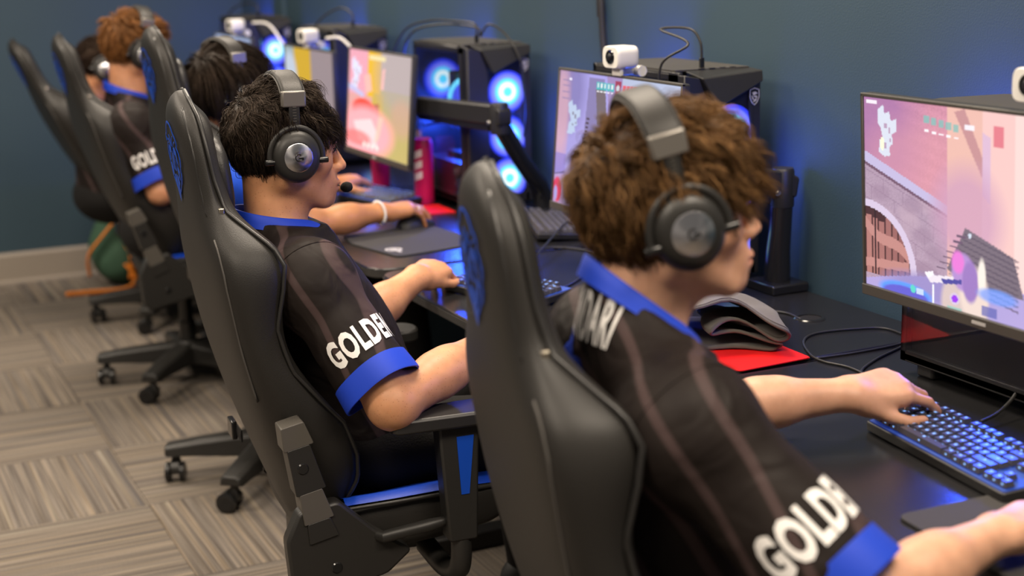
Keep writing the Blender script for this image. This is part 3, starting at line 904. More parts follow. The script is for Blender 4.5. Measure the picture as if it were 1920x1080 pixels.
    V = c + (V * s) @ R.T - L0
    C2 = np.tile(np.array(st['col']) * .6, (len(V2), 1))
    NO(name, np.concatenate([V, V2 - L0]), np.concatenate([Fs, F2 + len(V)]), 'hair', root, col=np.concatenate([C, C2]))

# ------------------------------------------------------------------ headset
def make_headset(label, P, tilt=0, dz=0.0, mic=True, wide=0.0, logo=True):
    c, R, s = P['head'][0], P['R'], P.get('hs', 1.0)
    t = thing('headset', label, 'headset', (0, 0, 0), 0, 'gaming headsets worn by the players')
    t.matrix_world = Matrix.Translation(c) @ Matrix(R).to_4x4() @ RY(tilt) @ Matrix.Scale(s, 4)
    apex = .163 + dz
    # padded band over the head
    def arch(a0, a1, n, rz, ry, w, th, up=0):
        rings = []
        for i in range(n + 1):
            a = math.radians(a0 + (a1 - a0) * i / n)
            y = -math.cos(a) * ry; z = .10 + math.sin(a) * (rz - .10)
            ny, nz = -math.cos(a) / ry, math.sin(a) / (rz - .10); l = math.hypot(ny, nz); ny /= l; nz /= l
            ring = []
            for (u, v) in rrect(w, th, th * .45, 3):
                ring.append((u, y + ny * v, z + nz * v))
            rings.append(ring)
        return G().loft(rings)
    yb = .088 + wide
    O('headband', arch(20, 160, 26, apex, yb, .044, .016), 'leather', t, 60)
    rs = G()
    for u in (-.0225, .0225):
        pts = []
        for i in range(61):
            a = math.radians(20 + 140 * i / 60); pts.append((u, -math.cos(a) * yb, .10 + math.sin(a) * (apex - .10) + .0005 * (-1) ** i))
        rs.tube(pts, .0016, 5)
    O('stitching', rs, 'thread', t, True)
    for sd in (-1, 1):
        g = G()
        # metal end block
        a = math.radians(14)
        y = sd * (yb * math.cos(a) + .001); z = .10 + math.sin(a) * (apex - .10)
        O('end_block', G().box((0, y, z - .005), (.045, .015, .030)), 'band_metal', t, 40, bev=.003)
        # notched slider
        sl = O('slider', G().box((0, sd * (yb + .002), .073), (.020, .0045, .060)), 'plastic', t, 40, bev=.001)
        ng = G()
        for k in range(9): ng.box((0, sd * (yb + .0046), .060 + k * .0052), (.007, .0012, .0014))
        O('notch', ng, 'plastic_light', sl, False)
        # fork
        yo = sd * (yb + .006)
        pts = [(math.cos(math.radians(x)) * .0500, yo, math.sin(math.radians(x)) * .0540) for x in range(-6, 187, 8)]
        yk = O('yoke', G().tube(pts, .0052, 8, flat=.62, up=(0, 1, 0)), 'plastic', t, 60)
        for x in (-.0490, .0490):
            O('pivot', G().lathe([(0, -.011), (.0052, -.011), (.0058, -.009), (.0058, .009), (.0052, .011), (0, .011)], 14, T(x * .985, yo + sd * .002, -.008) @ RY(90)), 'plastic_gloss', yk, 40)
        # cup, cushion, disc
        M = T(0, sd * .070, 0) @ RX(-90 * sd)          # lathe axis points outwards
        M = M @ Matrix.Diagonal((.90, .98, 1, 1))
        cup = O('ear_cup', G().lathe([(.030, .014), (.049, .016), (.0505, .022), (.0495, .028), (.044, .036), (.036, .040), (.0295, .0415), (.0290, .040), (0, .040)], 40, M), 'plastic', t, 50)
        O('ear_cushion', G().lathe([(.026, -.004), (.036, -.008), (.046, -.005), (.0505, .003), (.0500, .011), (.046, .016), (.030, .016)], 40, M), 'leather_soft', cup, True)
        d = O('metal_disc', G().lathe([(0, .0012), (.026, .0012), (.0272, .0004), (.0272, -.002)], 48), 'steel_disc', cup, 35)
        d.matrix_local = T(0, sd * .1107, 0) @ RX(-90 * sd)
        if logo:
            # the mark on the disc: a round G with a notch
            pts = [(.0062 * math.cos(math.radians(x)), .0062 * math.sin(math.radians(x)), .0016) for x in range(50, 325, 14)]
            lg = G().tube(pts, .0013, 6)
            lg.box((.0035, -.0010, .0016), (.0070, .0026, .0016)); lg.box((.0078, -.0022, .0016), (.0024, .0048, .0016))
            lo = O('disc_mark', lg, 'plastic_gloss', cup, False)
            lo.matrix_local = T(0, sd * .1107, 0) @ RX(-90 * sd) @ RZ(0 if sd < 0 else 180)
    if mic:
        pts = catmull([(.035, .092, -.030), (.062, .088, -.052), (.092, .066, -.072), (.116, .036, -.079)], 6)
        b = O('mic_boom', G().tube(pts, .0022, 7), 'cable', t, True)
        O('mic_foam', G().lathe([(0, -.012), (.006, -.0105), (.0098, -.004), (.0105, .003), (.0085, .010), (.004, .0125), (0, .013)], 18, T(.124, .016, -.080) @ RZ(-60) @ RY(80)), 'black_cloth', b, True)
    return t

# ------------------------------------------------------------------ people (joints measured on the desk, chair and wall planes)
CURVE = lambda *a: tuple(a)
P1 = dict(head=((.985, 1.63, 1.185), -15, 4, 2), hs=1.03, N=(.940, 1.635, 1.058), nslope=.8, SL=(.990, 1.815, .972), SR=(.908, 1.452, .962),
          EL=(1.205, 1.940, .800), ER=(1.035, 1.288, .772), WL=(1.455, 1.845, .815), WR=(1.300, 1.345, .787), PV=(.955, 1.64, .575),
          dL=(1, -.14, .06), nL=(-.05, -.42, 1), cL=((24, 22, 10), (34, 30, 20), (38, 34, 22), (42, 34, 20)), kL=dict(thumb=(.75, .62, -.28), tcurl=(12, 28)),
          dR=(1, .2, .02), nR=(0, 0, 1), cR=REST,
          KL=(1.38, 1.78, .56), KR=(1.38, 1.48, .56), AL=(1.42, 1.80, .11), AR=(1.42, 1.46, .11), skin=(.60, .345, .225), h=.0042,
          sleeve=.82, slr=.078, seed=4, build=1.03, arm=.97)
P2 = dict(head=((.829, 2.80, 1.150), -3, -3, 0), hs=1.02, N=(.800, 2.80, 1.005), SL=(.835, 2.985, .930), SR=(.812, 2.628, .922),
          EL=(1.000, 3.020, .705), ER=(.912, 2.480, .712), WL=(1.215, 3.105, .795), WR=(1.165, 2.600, .765), PV=(.945, 2.80, .585),
          dL=(.80, .60, .06), nL=(.05, -.35, 1), cL=((38, 45, 25), (40, 42, 25), (42, 42, 25), (44, 40, 22)), kL=dict(thumb=(.92, .45, -.20), tcurl=(6, 16)),
          dR=(.86, .50, .03), nR=(0, 0, 1), cR=REST,
          KL=(1.36, 2.96, .56), KR=(1.36, 2.62, .56), AL=(1.42, 2.98, .11), AR=(1.42, 2.62, .11), skin=(.56, .285, .145), h=.0038, skinmat='skin_freckled',
          sleeve=.76, slr=.074, seed=2, arm=1.08, neck=.051)
P3 = dict(head=((1.055, 4.10, 1.142), 14, -3, 0), hs=.98, N=(1.03, 4.10, 1.000), SL=(1.06, 4.275, .940), SR=(1.03, 3.925, .940),
          EL=(1.27, 4.42, .785), ER=(1.215, 3.905, .790), WL=(1.490, 4.520, .800), WR=(1.440, 3.930, .800), PV=(1.09, 4.10, .59),
          dL=(1, .42, .02), nL=(0, 0, 1), cL=((24, 24, 16),) * 4,
          dR=(1, .16, .03), nR=(.05, -.1, 1), cR=((22, 28, 18), (22, 26, 16), (26, 28, 18), (30, 30, 18)), kR=dict(thumb=(.9, .5, -.3)),
          KL=(1.5, 4.25, .57), KR=(1.5, 3.95, .57), AL=(1.55, 4.26, .11), AR=(1.55, 3.95, .11), skin=(.44, .205, .085), h=.005, arm=.98,
          shirt='blue_shirt', cuff='blue_shirt', seed=9, sleeve=.6)
P4 = dict(head=((1.052, 5.275, 1.200), 6, -8, 4), hs=1.0, N=(1.010, 5.27, 1.055), SL=(1.04, 5.45, .975), SR=(.985, 5.10, .965),
          EL=(1.20, 5.52, .765), ER=(1.050, 5.035, .745), WL=(1.42, 5.45, .80), WR=(1.290, 5.115, .785), PV=(1.10, 5.29, .59),
          dL=(1, 0, 0), nL=(0, 0, 1), cL=REST, dR=(1, .2, 0), nR=(0, 0, 1), cR=REST,
          KL=(1.5, 5.45, .57), KR=(1.5, 5.15, .57), AL=(1.55, 5.45, .11), AR=(1.55, 5.15, .11), skin=(.55, .275, .150), h=.006, sleeve=.74, slr=.072, seed=5)
P5 = dict(head=((1.112, 6.25, 1.080), -6, -14, 0), hs=.98, N=(1.040, 6.25, .945), SL=(1.085, 6.42, .880), SR=(1.055, 6.08, .880),
          EL=(1.22, 6.46, .745), ER=(1.19, 6.03, .745), WL=(1.43, 6.40, .80), WR=(1.41, 6.10, .80), PV=(1.10, 6.27, .58),
          dL=(1, 0, 0), nL=(0, 0, 1), cL=REST, dR=(1, .1, 0), nR=(0, 0, 1), cR=REST,
          KL=(1.50, 6.4, .57), KR=(1.50, 6.12, .57), AL=(1.53, 6.4, .11), AR=(1.53, 6.12, .11), skin=(.50, .235, .115), h=.006, sleeve=.74, seed=6)
LINE = ([-.13, -.07, -.03, .005, .035, .058, .085], [-.088, -.082, -.058, -.035, .000, .042, .078])
make_person('person in black and blue jersey with curly brown hair, nearest the camera', P1)
hair(P1, dict(seed=11, guides=720, per=22, len=.058, top=1.25, front=1.65, nape=.75, curl=.52, turns=1.0, cfreq=55, cjit=.5, lift=.44, flat=.80, fwd=(1, 0, -.45), line=LINE, stiff=.3,
              spread=.0055, tip=.30, fuzz=.0014, rad=.00075, col=(.060, .030, .0125), col2=(.15, .085, .034), cvar=.35, grav=.8, fwdk=.5, m=11))
make_headset('black headset with steel disc on the curly brown hair of the nearest player', P1, tilt=-10, dz=-.006, wide=.004, mic=False)
make_person('person in black and blue jersey with wavy black hair and freckled cheek', P2)
hair(P2, dict(seed=5, guides=1100, per=14, len=.050, top=1.2, front=1.65, nape=.75, line=LINE, fwd=(1, 0, -.35), curl=.50, turns=.9, cfreq=60, cjit=.8, lift=.26, flat=.86, stiff=.4,
              spread=.0045, tip=.30, fuzz=.0025, rad=.00062, col=(.0085, .0065, .0055), col2=(.026, .019, .014), cvar=.3, grav=.9, fwdk=.75, m=10))
make_headset('black headset with steel disc and microphone on the wavy black hair', P2, tilt=-2, dz=-.018)
make_person('person in blue shirt with straight black chin-length hair, reaching for a mouse', P3)
hair(P3, dict(seed=8, guides=520, per=14, len=.165, top=1.35, front=.8, nape=.55, curl=.05, turns=.4, lift=.06, flat=.97, stiff=.45, m=12,
              spread=.006, tip=.6, fuzz=.003, rad=.0010, col=(.010, .0075, .0062), col2=(.012, .009, .007), cvar=.25, grav=1.6, fwdk=.1,
              line=([-.13, -.07, -.03, .005, .04, .062, .085], [-.06, -.055, -.045, -.03, .02, .065, .085])))
make_headset('black headset over the chin-length black hair of the player in blue', P3, tilt=-4, dz=-.006, mic=False, wide=.006)
make_person('person in black and blue jersey with ginger brown hair, half behind a chair', P4)
hair(P4, dict(seed=3, guides=420, per=12, len=.050, top=1.2, front=1.1, nape=.5, curl=.35, lift=.55, flat=.75, rad=.0011, spread=.006,
              col=(.14, .058, .018), col2=(.10, .045, .015), cvar=.3, m=8))
make_headset('black headset on the ginger brown hair of the fourth player', P4, tilt=4, dz=-.012, mic=False)
make_person('person with dark hair in a bun bending forward, farthest from the camera', P5)
hair(P5, dict(seed=4, guides=320, per=10, len=.055, top=1.0, front=.6, nape=.8, curl=.08, lift=.12, flat=.95, rad=.0012, spread=.006,
              col=(.014, .009, .007), col2=(.015, .01, .008), cvar=.25, m=7, whorl=(.1, 0, .06), fwdk=0))
make_headset('black headset on the dark hair tied in a bun, farthest player', P5, tilt=2, dz=0, mic=False)
q = P5['R'] @ np.array([-.150, 0, -.005]) + np.array(P5['head'][0]); F = Field(q - .08, q + .08, .006)
F.ell(q, (.036, .042, .040), None, 0); V, Fc = F.mesh(); V += (vnoise(V, 130, 2) * .003)[:, None] * np.array([.5, .5, 1])
NO('hair_bun', V - P5['L0'], Fc, 'hair', P5['root'], col=np.tile([.014, .009, .007], (len(V), 1)))

# ------------------------------------------------------------------ racing-style swivel chair
BH = .855
SW = ([-.1, 0, .04, .10, .20, .34, .48, .58, .63, .675, .715, .76, .82, .87, .91, .94, .965, .983, .995, 1.0], [.110, .165, .200, .235, .258, .262, .255, .258, .255, .235, .195, .160, .142, .133, .120, .102, .080, .056, .030, .010])
ST = ([0, .05, .12, .18, .26, .33, .40, .50, .58, .63, .67, .71, .75, .82, .95, 1.0], [.05, .08, .125, .140, .138, .108, .078, .072, .098, .110, .098, .066, .036, .028, .026, .018])
SO = ([-.1, 0, .08, .2, .32, .45, .6, 1], [.125, .088, .070, .045, .024, .009, .001, 0])
SB = ([0, .1, .25, .45, 1], [.52, .62, .80, .97, 1])
def back_ring(s):
    w = np.interp(s, *SW); t = np.interp(s, *ST); o = np.interp(s, *SO); f = .034 if s > .74 else .028
    e = 1 - smooth01(np.array(s), .93, 1.0) * .55
    q = float(np.interp(s, *SB))
    half = [(0, -.012), (.55 * w * q, -.010), (.84 * w * q, -.003), (.965 * w * (q + 1) / 2, .012), (1.0 * w, max(.022, .42 * t)), (.99 * w, max(.024, .80 * t)), (.95 * w, t + .002), (.86 * w, t + f * .75),
            (.72 * w, t * .55 + f), (.48 * w, t * .12 + .040 + f * .5), (0, .044 + f * .5)]
    cq = .026; rq = math.sqrt(max(0.0, 1 - .90 * min(1.0, max(0.0, (s - .925) / .075)) ** 2.2)) if s > .925 else 1.0
    pts = [(y, cq + (n * (e if n > 0.03 else 1) - cq) * rq + o) for y, n in half]
    return pts
def make_chair(label, loc, rz, recline, base_rz, seat_z=.485, pillow=True, lift=0.0, bx=0.0):
    t = thing('gaming_chair', label, 'chair', (loc[0], loc[1], 0), math.radians(rz), 'black and blue gaming chairs')
    RB = T(-.232 + bx, 0, seat_z - .06 + lift) @ RY(-recline)                # back frame: x forward, z along the back
    def bp(s, y, n): return RB @ Vector((n, y, s * BH))
    g = G(); rings = []
    ss = [-.1, -.09, -.05, 0, .02, .05, .09, .14, .19, .24, .30, .36, .42, .48, .54, .58, .615, .645, .67, .695, .72, .745, .77, .80, .84, .88, .915, .94, .96, .975, .988, .996, 1.0]
    for s in ss:
        h = back_ring(s); ring = [bp(s, y, n) for y, n in h] + [bp(s, -y, n) for y, n in h[1:-1][::-1]]
        rings.append(ring)
    g.loft(rings); br = O('backrest', g, 'leather', t, True, sub=2)
    # piping along the outer edge, stitched seams, zip
    for sd in (-1, 1):
        pts = []
        for s in np.linspace(.01, 1.0, 60):
            h = back_ring(s); pts.append(bp(s, sd * (h[6][0] * 1.0 + .004), h[6][1] + .002))
        O('piping', G().tube(pts, .0042, 7), 'piping_black', br, True)
        pts = []
        for s in np.linspace(.34, .70, 22):
            h = back_ring(s); pts.append(bp(s, sd * (h[3][0] * .93), h[3][1] - .006))
        O('seam', G().tube(pts, .0022, 5), 'thread', br, True)
        pts = [bp(s, sd * (back_ring(s)[3][0] * .93), back_ring(s)[3][1] - .005) for s in np.linspace(.745, .97, 24)]
        O('zip', G().tube(pts, .0040, 5, flat=.5), 'piping_black', br, True)
    p = bp(.735, -.163, .030)
    z = O('zip_pull', G().box((0, 0, .012), (.010, .010, .018)).box((0, -.004, -.014), (.003, .0085, .034)), 'brass_pull', br, 40, bev=.0015)
    z.location = p
    # emblem: crowned lion head in blue stitching on the back
    def em(u, v):                                               # u right as seen from behind (so -y), v up
        u, v = u * 1.0, v * .54; s = .862 + v / BH; return bp(s, -u, -.0135 + np.interp(s, *SO) + .004 * (u / .13) ** 2)
    g = G()
    def stroke(P, r=.0026, closed=False):
        r = r * .75; g.tube([em(u, v) for u, v in catmull(P, 4, closed)], r, 5, closed=closed, flat=.4, up=(-1, 0, 0))
    def blob(P):
        q = [em(u, v) for u, v in P]; cu = em(sum(a for a, b in P) / len(P), sum(b for a, b in P) / len(P)); off = RB.to_3x3() @ Vector((-.0016, 0, 0))
        g.add([x + off * .6 for x in q] + [cu + off], [(i, (i + 1) % len(q), len(q)) for i in range(len(q))])
    stroke([(-.052, .040), (-.058, .060), (-.045, .072), (-.030, .100), (-.008, .116), (.018, .106), (.036, .080), (.052, .062), (.054, .040)], .0034)
    for k in (-1, 1):
        stroke([(0, .030), (k * .006, .052), (k * .018, .068)], .0024); stroke([(k * .010, .030), (k * .024, .046), (k * .036, .052)], .0022)
        stroke([(k * .046, .036), (k * .062, .010), (k * .058, -.030), (k * .048, -.070), (k * .030, -.105), (k * .010, -.135)], .0030)
        blob([(k * .008, .026), (k * .030, .034), (k * .044, .018), (k * .040, -.004), (k * .046, -.030), (k * .034, -.022), (k * .028, .004), (k * .016, .006)])
        blob([(k * .036, -.030), (k * .048, -.052), (k * .038, -.060), (k * .040, -.086), (k * .028, -.074), (k * .024, -.048)])
        blob([(k * .003, .018), (k * .012, .000), (k * .010, -.034), (k * .016, -.052), (k * .003, -.058)])
        blob([(k * .004, -.068), (k * .022, -.074), (k * .026, -.096), (k * .014, -.110), (k * .016, -.130), (0, -.168), (k * .002, -.1)])
        stroke([(k * .020, -.010), (k * .022, -.030), (k * .018, -.046)], .0018)
        stroke([(k * .056, .022), (k * .068, -.004), (k * .063, -.030)], .0018); stroke([(k * .052, -.040), (k * .057, -.066), (k * .044, -.095)], .0018)
    O('emblem', g, 'blue_emblem', br, False)
    # blue side panels on the front face of the back
    for sd in (-1, 1):
        g = G(); rings = []
        for s in np.linspace(.06, .66, 14):
            h = back_ring(s); b = h[8]; a = (h[7][0] * .45 + b[0] * .55, h[7][1] * .45 + b[1] * .55)
            rings.append([bp(s, sd * a[0] * .99, a[1] + .006), bp(s, sd * (a[0] + b[0]) / 2, (a[1] + b[1]) / 2 + .008), bp(s, sd * b[0], b[1] + .006)])
        g.loft(rings, False, False); O('blue_panel', g, 'blue_leather', br, True)
    if pillow:
        g = G()
        rings = []
        for k, (x, q) in enumerate(((.035, .72), (.042, .96), (.054, 1.0), (.066, .95), (.074, .70), (.077, .25))):
            rings.append([RB @ Vector((x, y * q, .80 * BH + z * q)) for y, z in rrect(.245, .165, .07, 5)])
        g.loft(rings); O('neck_pillow', g, 'leather_soft', t, True)
    # strap with buckle low on the back
    pts = [bp(.13, y, -.020 + np.interp(.13, *SO)) for y in np.linspace(.13, .20, 5)]
    st = O('lumbar_strap', G().tube(pts, .015, 6, flat=.18, up=(1, 0, 0)), 'black_cloth', t, 50)
    O('buckle', G().box((0, 0, 0), (.012, .05, .04)), 'plastic_gloss', st, 40, bev=.003, loc=bp(.13, .20, -.026 + np.interp(.13, *SO)))
    # seat
    def sr(x, hw, top, bol, z0):
        half = [(0, z0), (hw * .8, z0), (hw * .97, z0 + .02), (hw, (z0 + top) / 2), (hw * .985, top + bol * .75), (hw * .90, top + bol), (hw * .76, top + bol * .45), (hw * .55, top), (0, top - .004)]
        return [(x, y, z) for y, z in half] + [(x, -y, z) for y, z in half[1:-1][::-1]]
    zt = seat_z
    rings = [sr(-.150, .19, zt - .03, .0, zt - .08), sr(-.140, .215, zt - .015, .01, zt - .095), sr(-.08, .25, zt - .012, .028, zt - .105), sr(0, .262, zt - .008, .030, zt - .105), sr(.14, .258, zt, .022, zt - .10),
             sr(.235, .245, zt + .002, .010, zt - .09), sr(.262, .225, zt - .012, .002, zt - .07), sr(.270, .19, zt - .03, 0, zt - .055)]
    se = O('seat', G().loft(rings), 'leather', t, True, sub=2)
    for sd in (-1, 1):
        rr = []
        for x in np.linspace(-.085, .235, 12):
            hw = np.interp(x, [-.235, -.14, 0, .14, .262], [.21, .25, .262, .258, .228]); b = np.interp(x, [-.22, -.14, 0, .14, .25], [.008, .028, .030, .022, .006]); tp = np.interp(x, [-.2, 0, .14, .25], [zt - .012, zt - .008, zt, zt])
            rr.append([(x, sd * hw * .985, tp + b * .80 + .001), (x, sd * hw * .92, tp + b * 1.02 + .004), (x, sd * hw * .80, tp + b * .62 + .005), (x, sd * hw * .62, tp + b * .1 + .004)])
        O('seat_trim', G().loft(rr, False, False), 'blue_leather', se, True)
        pts = [(x, sd * (np.interp(x, [-.235, -.14, 0, .14, .262], [.21, .25, .262, .258, .228]) + .002), np.interp(x, [-.22, -.14, 0, .14, .25], [zt + .0, zt + .008, zt + .012, zt + .012, zt + .002])) for x in np.linspace(-.10, .245, 18)]
        O('piping', G().tube(pts, .004, 6), 'piping_black', se, True)
    # recliner side covers
    for sd in (-1, 1):
        y0, y1 = sd * .262, sd * .300
        g = G()
        low = fillet([(-.205, zt - .125), (-.185, zt - .150), (-.02, zt - .115), (.030, zt - .075), (-.045, zt - .02), (-.110, zt + .045), (-.185, zt + .035), (-.212, zt - .02)], .008, 2)
        if sd > 0: low = [(max(a, -.105), b) for a, b in low]
        g.prism(low, min(y0, y1), max(y0, y1), axis='y')
        cv = O('side_cover', g, 'plastic', t, 30, bev=.007)
        for x, z in ((-.12, zt - .085),):
            O('screw_cap', G().lathe([(0, .002), (.009, .002), (.011, 0), (.011, -.004)], 20, T(x, sd * .3005, z) @ RX(-90 * sd)), 'plastic_gloss', cv, 30)
        def bar(z0, z1, m, nm):
            M = T(-.146 if sd < 0 else -.085, 0, zt + .005) @ RY(-recline - 6)
            gg = G().prism(fillet([(-.030, z0), (.028, z0), (.020, z1), (-.024, z1)], .002, 1), min(sd * .255, sd * .304), max(sd * .255, sd * .304), M, axis='y')
            return O(nm, gg, m, cv, 30, bev=.006)
        bar(-.03, .010, 'plastic', 'recliner_arm'); bar(.009, .070, 'plastic_light', 'recliner_band'); bar(.069, .160, 'plastic', 'recliner_arm'); bar(.159, .205, 'plastic_light', 'recliner_band')
        O('screw_cap', G().lathe([(0, .002), (.009, .002), (.011, 0), (.011, -.004)], 20, T((-.15 if sd < 0 else -.089) - math.sin(math.radians(recline + 6)) * .12, sd * .3045, zt + .12) @ RX(-90 * sd)), 'plastic_gloss', cv, 30)
    O('recline_lever', G().tube([(-.05, -.27, zt - .04), (-.03, -.31, zt - .035), (.06, -.315, zt - .025), (.10, -.312, zt - .022)], [.010, .012, .013, .009], 8), 'plastic', t, 50)
    # arm rests
    for sd in (-1, 1):
        y = sd * .315
        ar = O('armrest_post', G().prism(fillet([(.092, zt - .06), (.150, zt - .06), (.158, zt + .172), (.078, zt + .172)], .006, 2), min(y - .022, y + .022), max(y - .022, y + .022), axis='y'), 'plastic', t, 30, bev=.005)
        O('blue_insert', G().prism([(.118, zt + .035), (.134, zt + .035), (.146, zt + .150), (.112, zt + .150)], min(y + sd * .020, y + sd * .0235), max(y + sd * .020, y + sd * .0235), axis='y'), 'blue_emblem', ar, False)
        O('armrest_bracket', G().tube(catmull([(.121, y, zt - .045), (.121, y, zt - .10), (.118, y - sd * .02, zt - .135), (.110, y - sd * .07, zt - .145), (.10, y - sd * .16, zt - .13)], 5), .021, 10), 'plastic', ar, 50)
        pad = fillet([(-.015, -.040), (.225, -.046), (.245, -.020), (.245, .020), (.225, .046), (-.015, .040)], .018, 3)
        O('armrest_pad', G().prism([(a, b + y) for a, b in pad], zt + .172, zt + .200), 'plastic', ar, 30, bev=.007)
    # mechanism, lift, base, casters
    O('tilt_mechanism', G().box((-.01, 0, zt - .135), (.24, .19, .055)), 'plastic', t, 40, bev=.008)
    O('gas_lift', G().lathe([(0, .07), (.031, .07), (.031, .22), (.024, .225), (.024, zt - .13), (0, zt - .13)], 20), 'plastic_gloss', t, 35)
    hub = O('base_hub', G().lathe([(0, .065), (.045, .065), (.05, .075), (.047, .135), (.036, .150), (0, .150)], 24), 'plastic', t, 35)
    for k in range(5):
        a = math.radians(base_rz - rz + 72 * k); M = Matrix.Rotation(a, 4, 'Z')
        rings = []
        for x, w, z0, z1 in ((.02, .042, .070, .146), (.12, .040, .076, .138), (.24, .036, .080, .124), (.318, .034, .080, .112), (.328, .030, .084, .108)):
            rings.append([M @ Vector(p) for p in ((x, -w, z0), (x, w, z0), (x, w * .92, z1 - .008), (x, w * .6, z1), (x, -w * .6, z1), (x, -w * .92, z1 - .008))])
        lg = O('base_leg', G().loft(rings), 'plastic', hub, 30, bev=.003)
        cs = T(0, 0, 0) @ M @ T(.300, 0, 0) @ Matrix.Rotation(a * 1.7 + k, 4, 'Z')
        c = O('caster', G().tube([cs @ Vector((0, 0, .088)), cs @ Vector((0, 0, .05))], .012, 10).prism(fillet([(-.034, .024), (-.018, .030), (.012, .030), (.020, .050), (.006, .067), (-.020, .064), (-.036, .046)], .006, 2), -.013, .013, cs, axis='y'), 'plastic', t, 35, bev=.002)
        for y in (-.021, .021):
            O('wheel', G().lathe([(0, -.009), (.022, -.009), (.0295, -.006), (.0295, .006), (.022, .009), (.012, .0075), (0, .0075)], 22, cs @ T(-.018, y, .0298) @ RX(90 if y < 0 else -90)), 'plastic_gloss', c, 35)
    return t
make_chair('nearest gaming chair, out of focus, with its back to the camera', (1.042, 1.625), -12, 5.5, 20, .474, pillow=False)
make_chair('gaming chair of the wavy-haired player, sharp blue lion emblem on its back', (.938, 2.80), -4, 5.8, 158)
make_chair('gaming chair of the player in blue, tall back behind the sharp chair', (1.150, 4.14), 0, 7.0, 158, .500, lift=.045, bx=.04)
make_chair('gaming chair of the ginger-haired player, leaning back', (1.165, 5.30), 0, 13, 160, .492, pillow=False, bx=.04)
make_chair('farthest gaming chair, leaning back the most beside the end wall', (1.315, 6.32), 0, 22.5, 170, .470, pillow=False)

# ------------------------------------------------------------------ desks
DZ, DT = .74, .026
SEATS = [1.655, 2.855, 4.055, 5.255, 6.455]                       # desk centres along the wall, 1.2 m apart
DWORDS = ['nearest black desk, under the curly-haired player', 'black desk with a cable hole, in front of the wavy-haired player', 'black desk with the spare grey keyboard, in front of the player in blue',
          'black desk in front of the ginger-haired player', 'farthest black desk, beside the end wall']
def make_desk(label, yc):
    t = thing('desk', label, 'desk', (1.62, yc, 0), 0, 'black gaming desks along the wall')
    x0, x1, hw = 1.238 - 1.62, WX - .012 - 1.62, .588
    pts = fillet([(x0, -hw), (x1, -hw), (x1, hw), (x0, hw)], [.07, .005, .005, .07], 7)
    O('desktop', G().prism(pts, DZ - DT, DZ), 'desk_top', t, 30, bev=.004)
    O('edge_band', G().prism([(a * 1.0 - .0015, b * 1.002) for a, b in pts], DZ - DT + .004, DZ - .006), 'desk_edge', t, 30)
    for sd in (-1, 1):
        O('leg', G().box((.05, sd * .50, .37), (.07, .05, DZ - DT - .08)), 'case', t, 40, bev=.004)
        O('foot', G().box((0, sd * .50, .025), (.60, .06, .05)), 'case', t, 40, bev=.006)
    O('crossbar', G().box((.10, 0, .60), (.04, .96, .06)), 'case', t, 40, bev=.004)
    return t
DESKS = [make_desk(l, y) for l, y in zip(DWORDS, SEATS)]
gp = atz(1518, 597, DZ)
gl = (gp[0] - 1.62, gp[1] - SEATS[1], 0)
O('grommet', G().lathe([(.024, DZ - .002), (.025, DZ + .003), (.031, DZ + .003), (.034, DZ + .0005), (.034, DZ - .001)], 28, T(*gl)), 'plastic_gloss', DESKS[1], 35)
O('grommet_shade_disc', G().lathe([(0, DZ + .0008), (.025, DZ + .0008)], 24, T(*gl)), 'black_cloth', DESKS[1], False, fix=False)  # black disc laid on the desktop, paints the dark inside of the hole

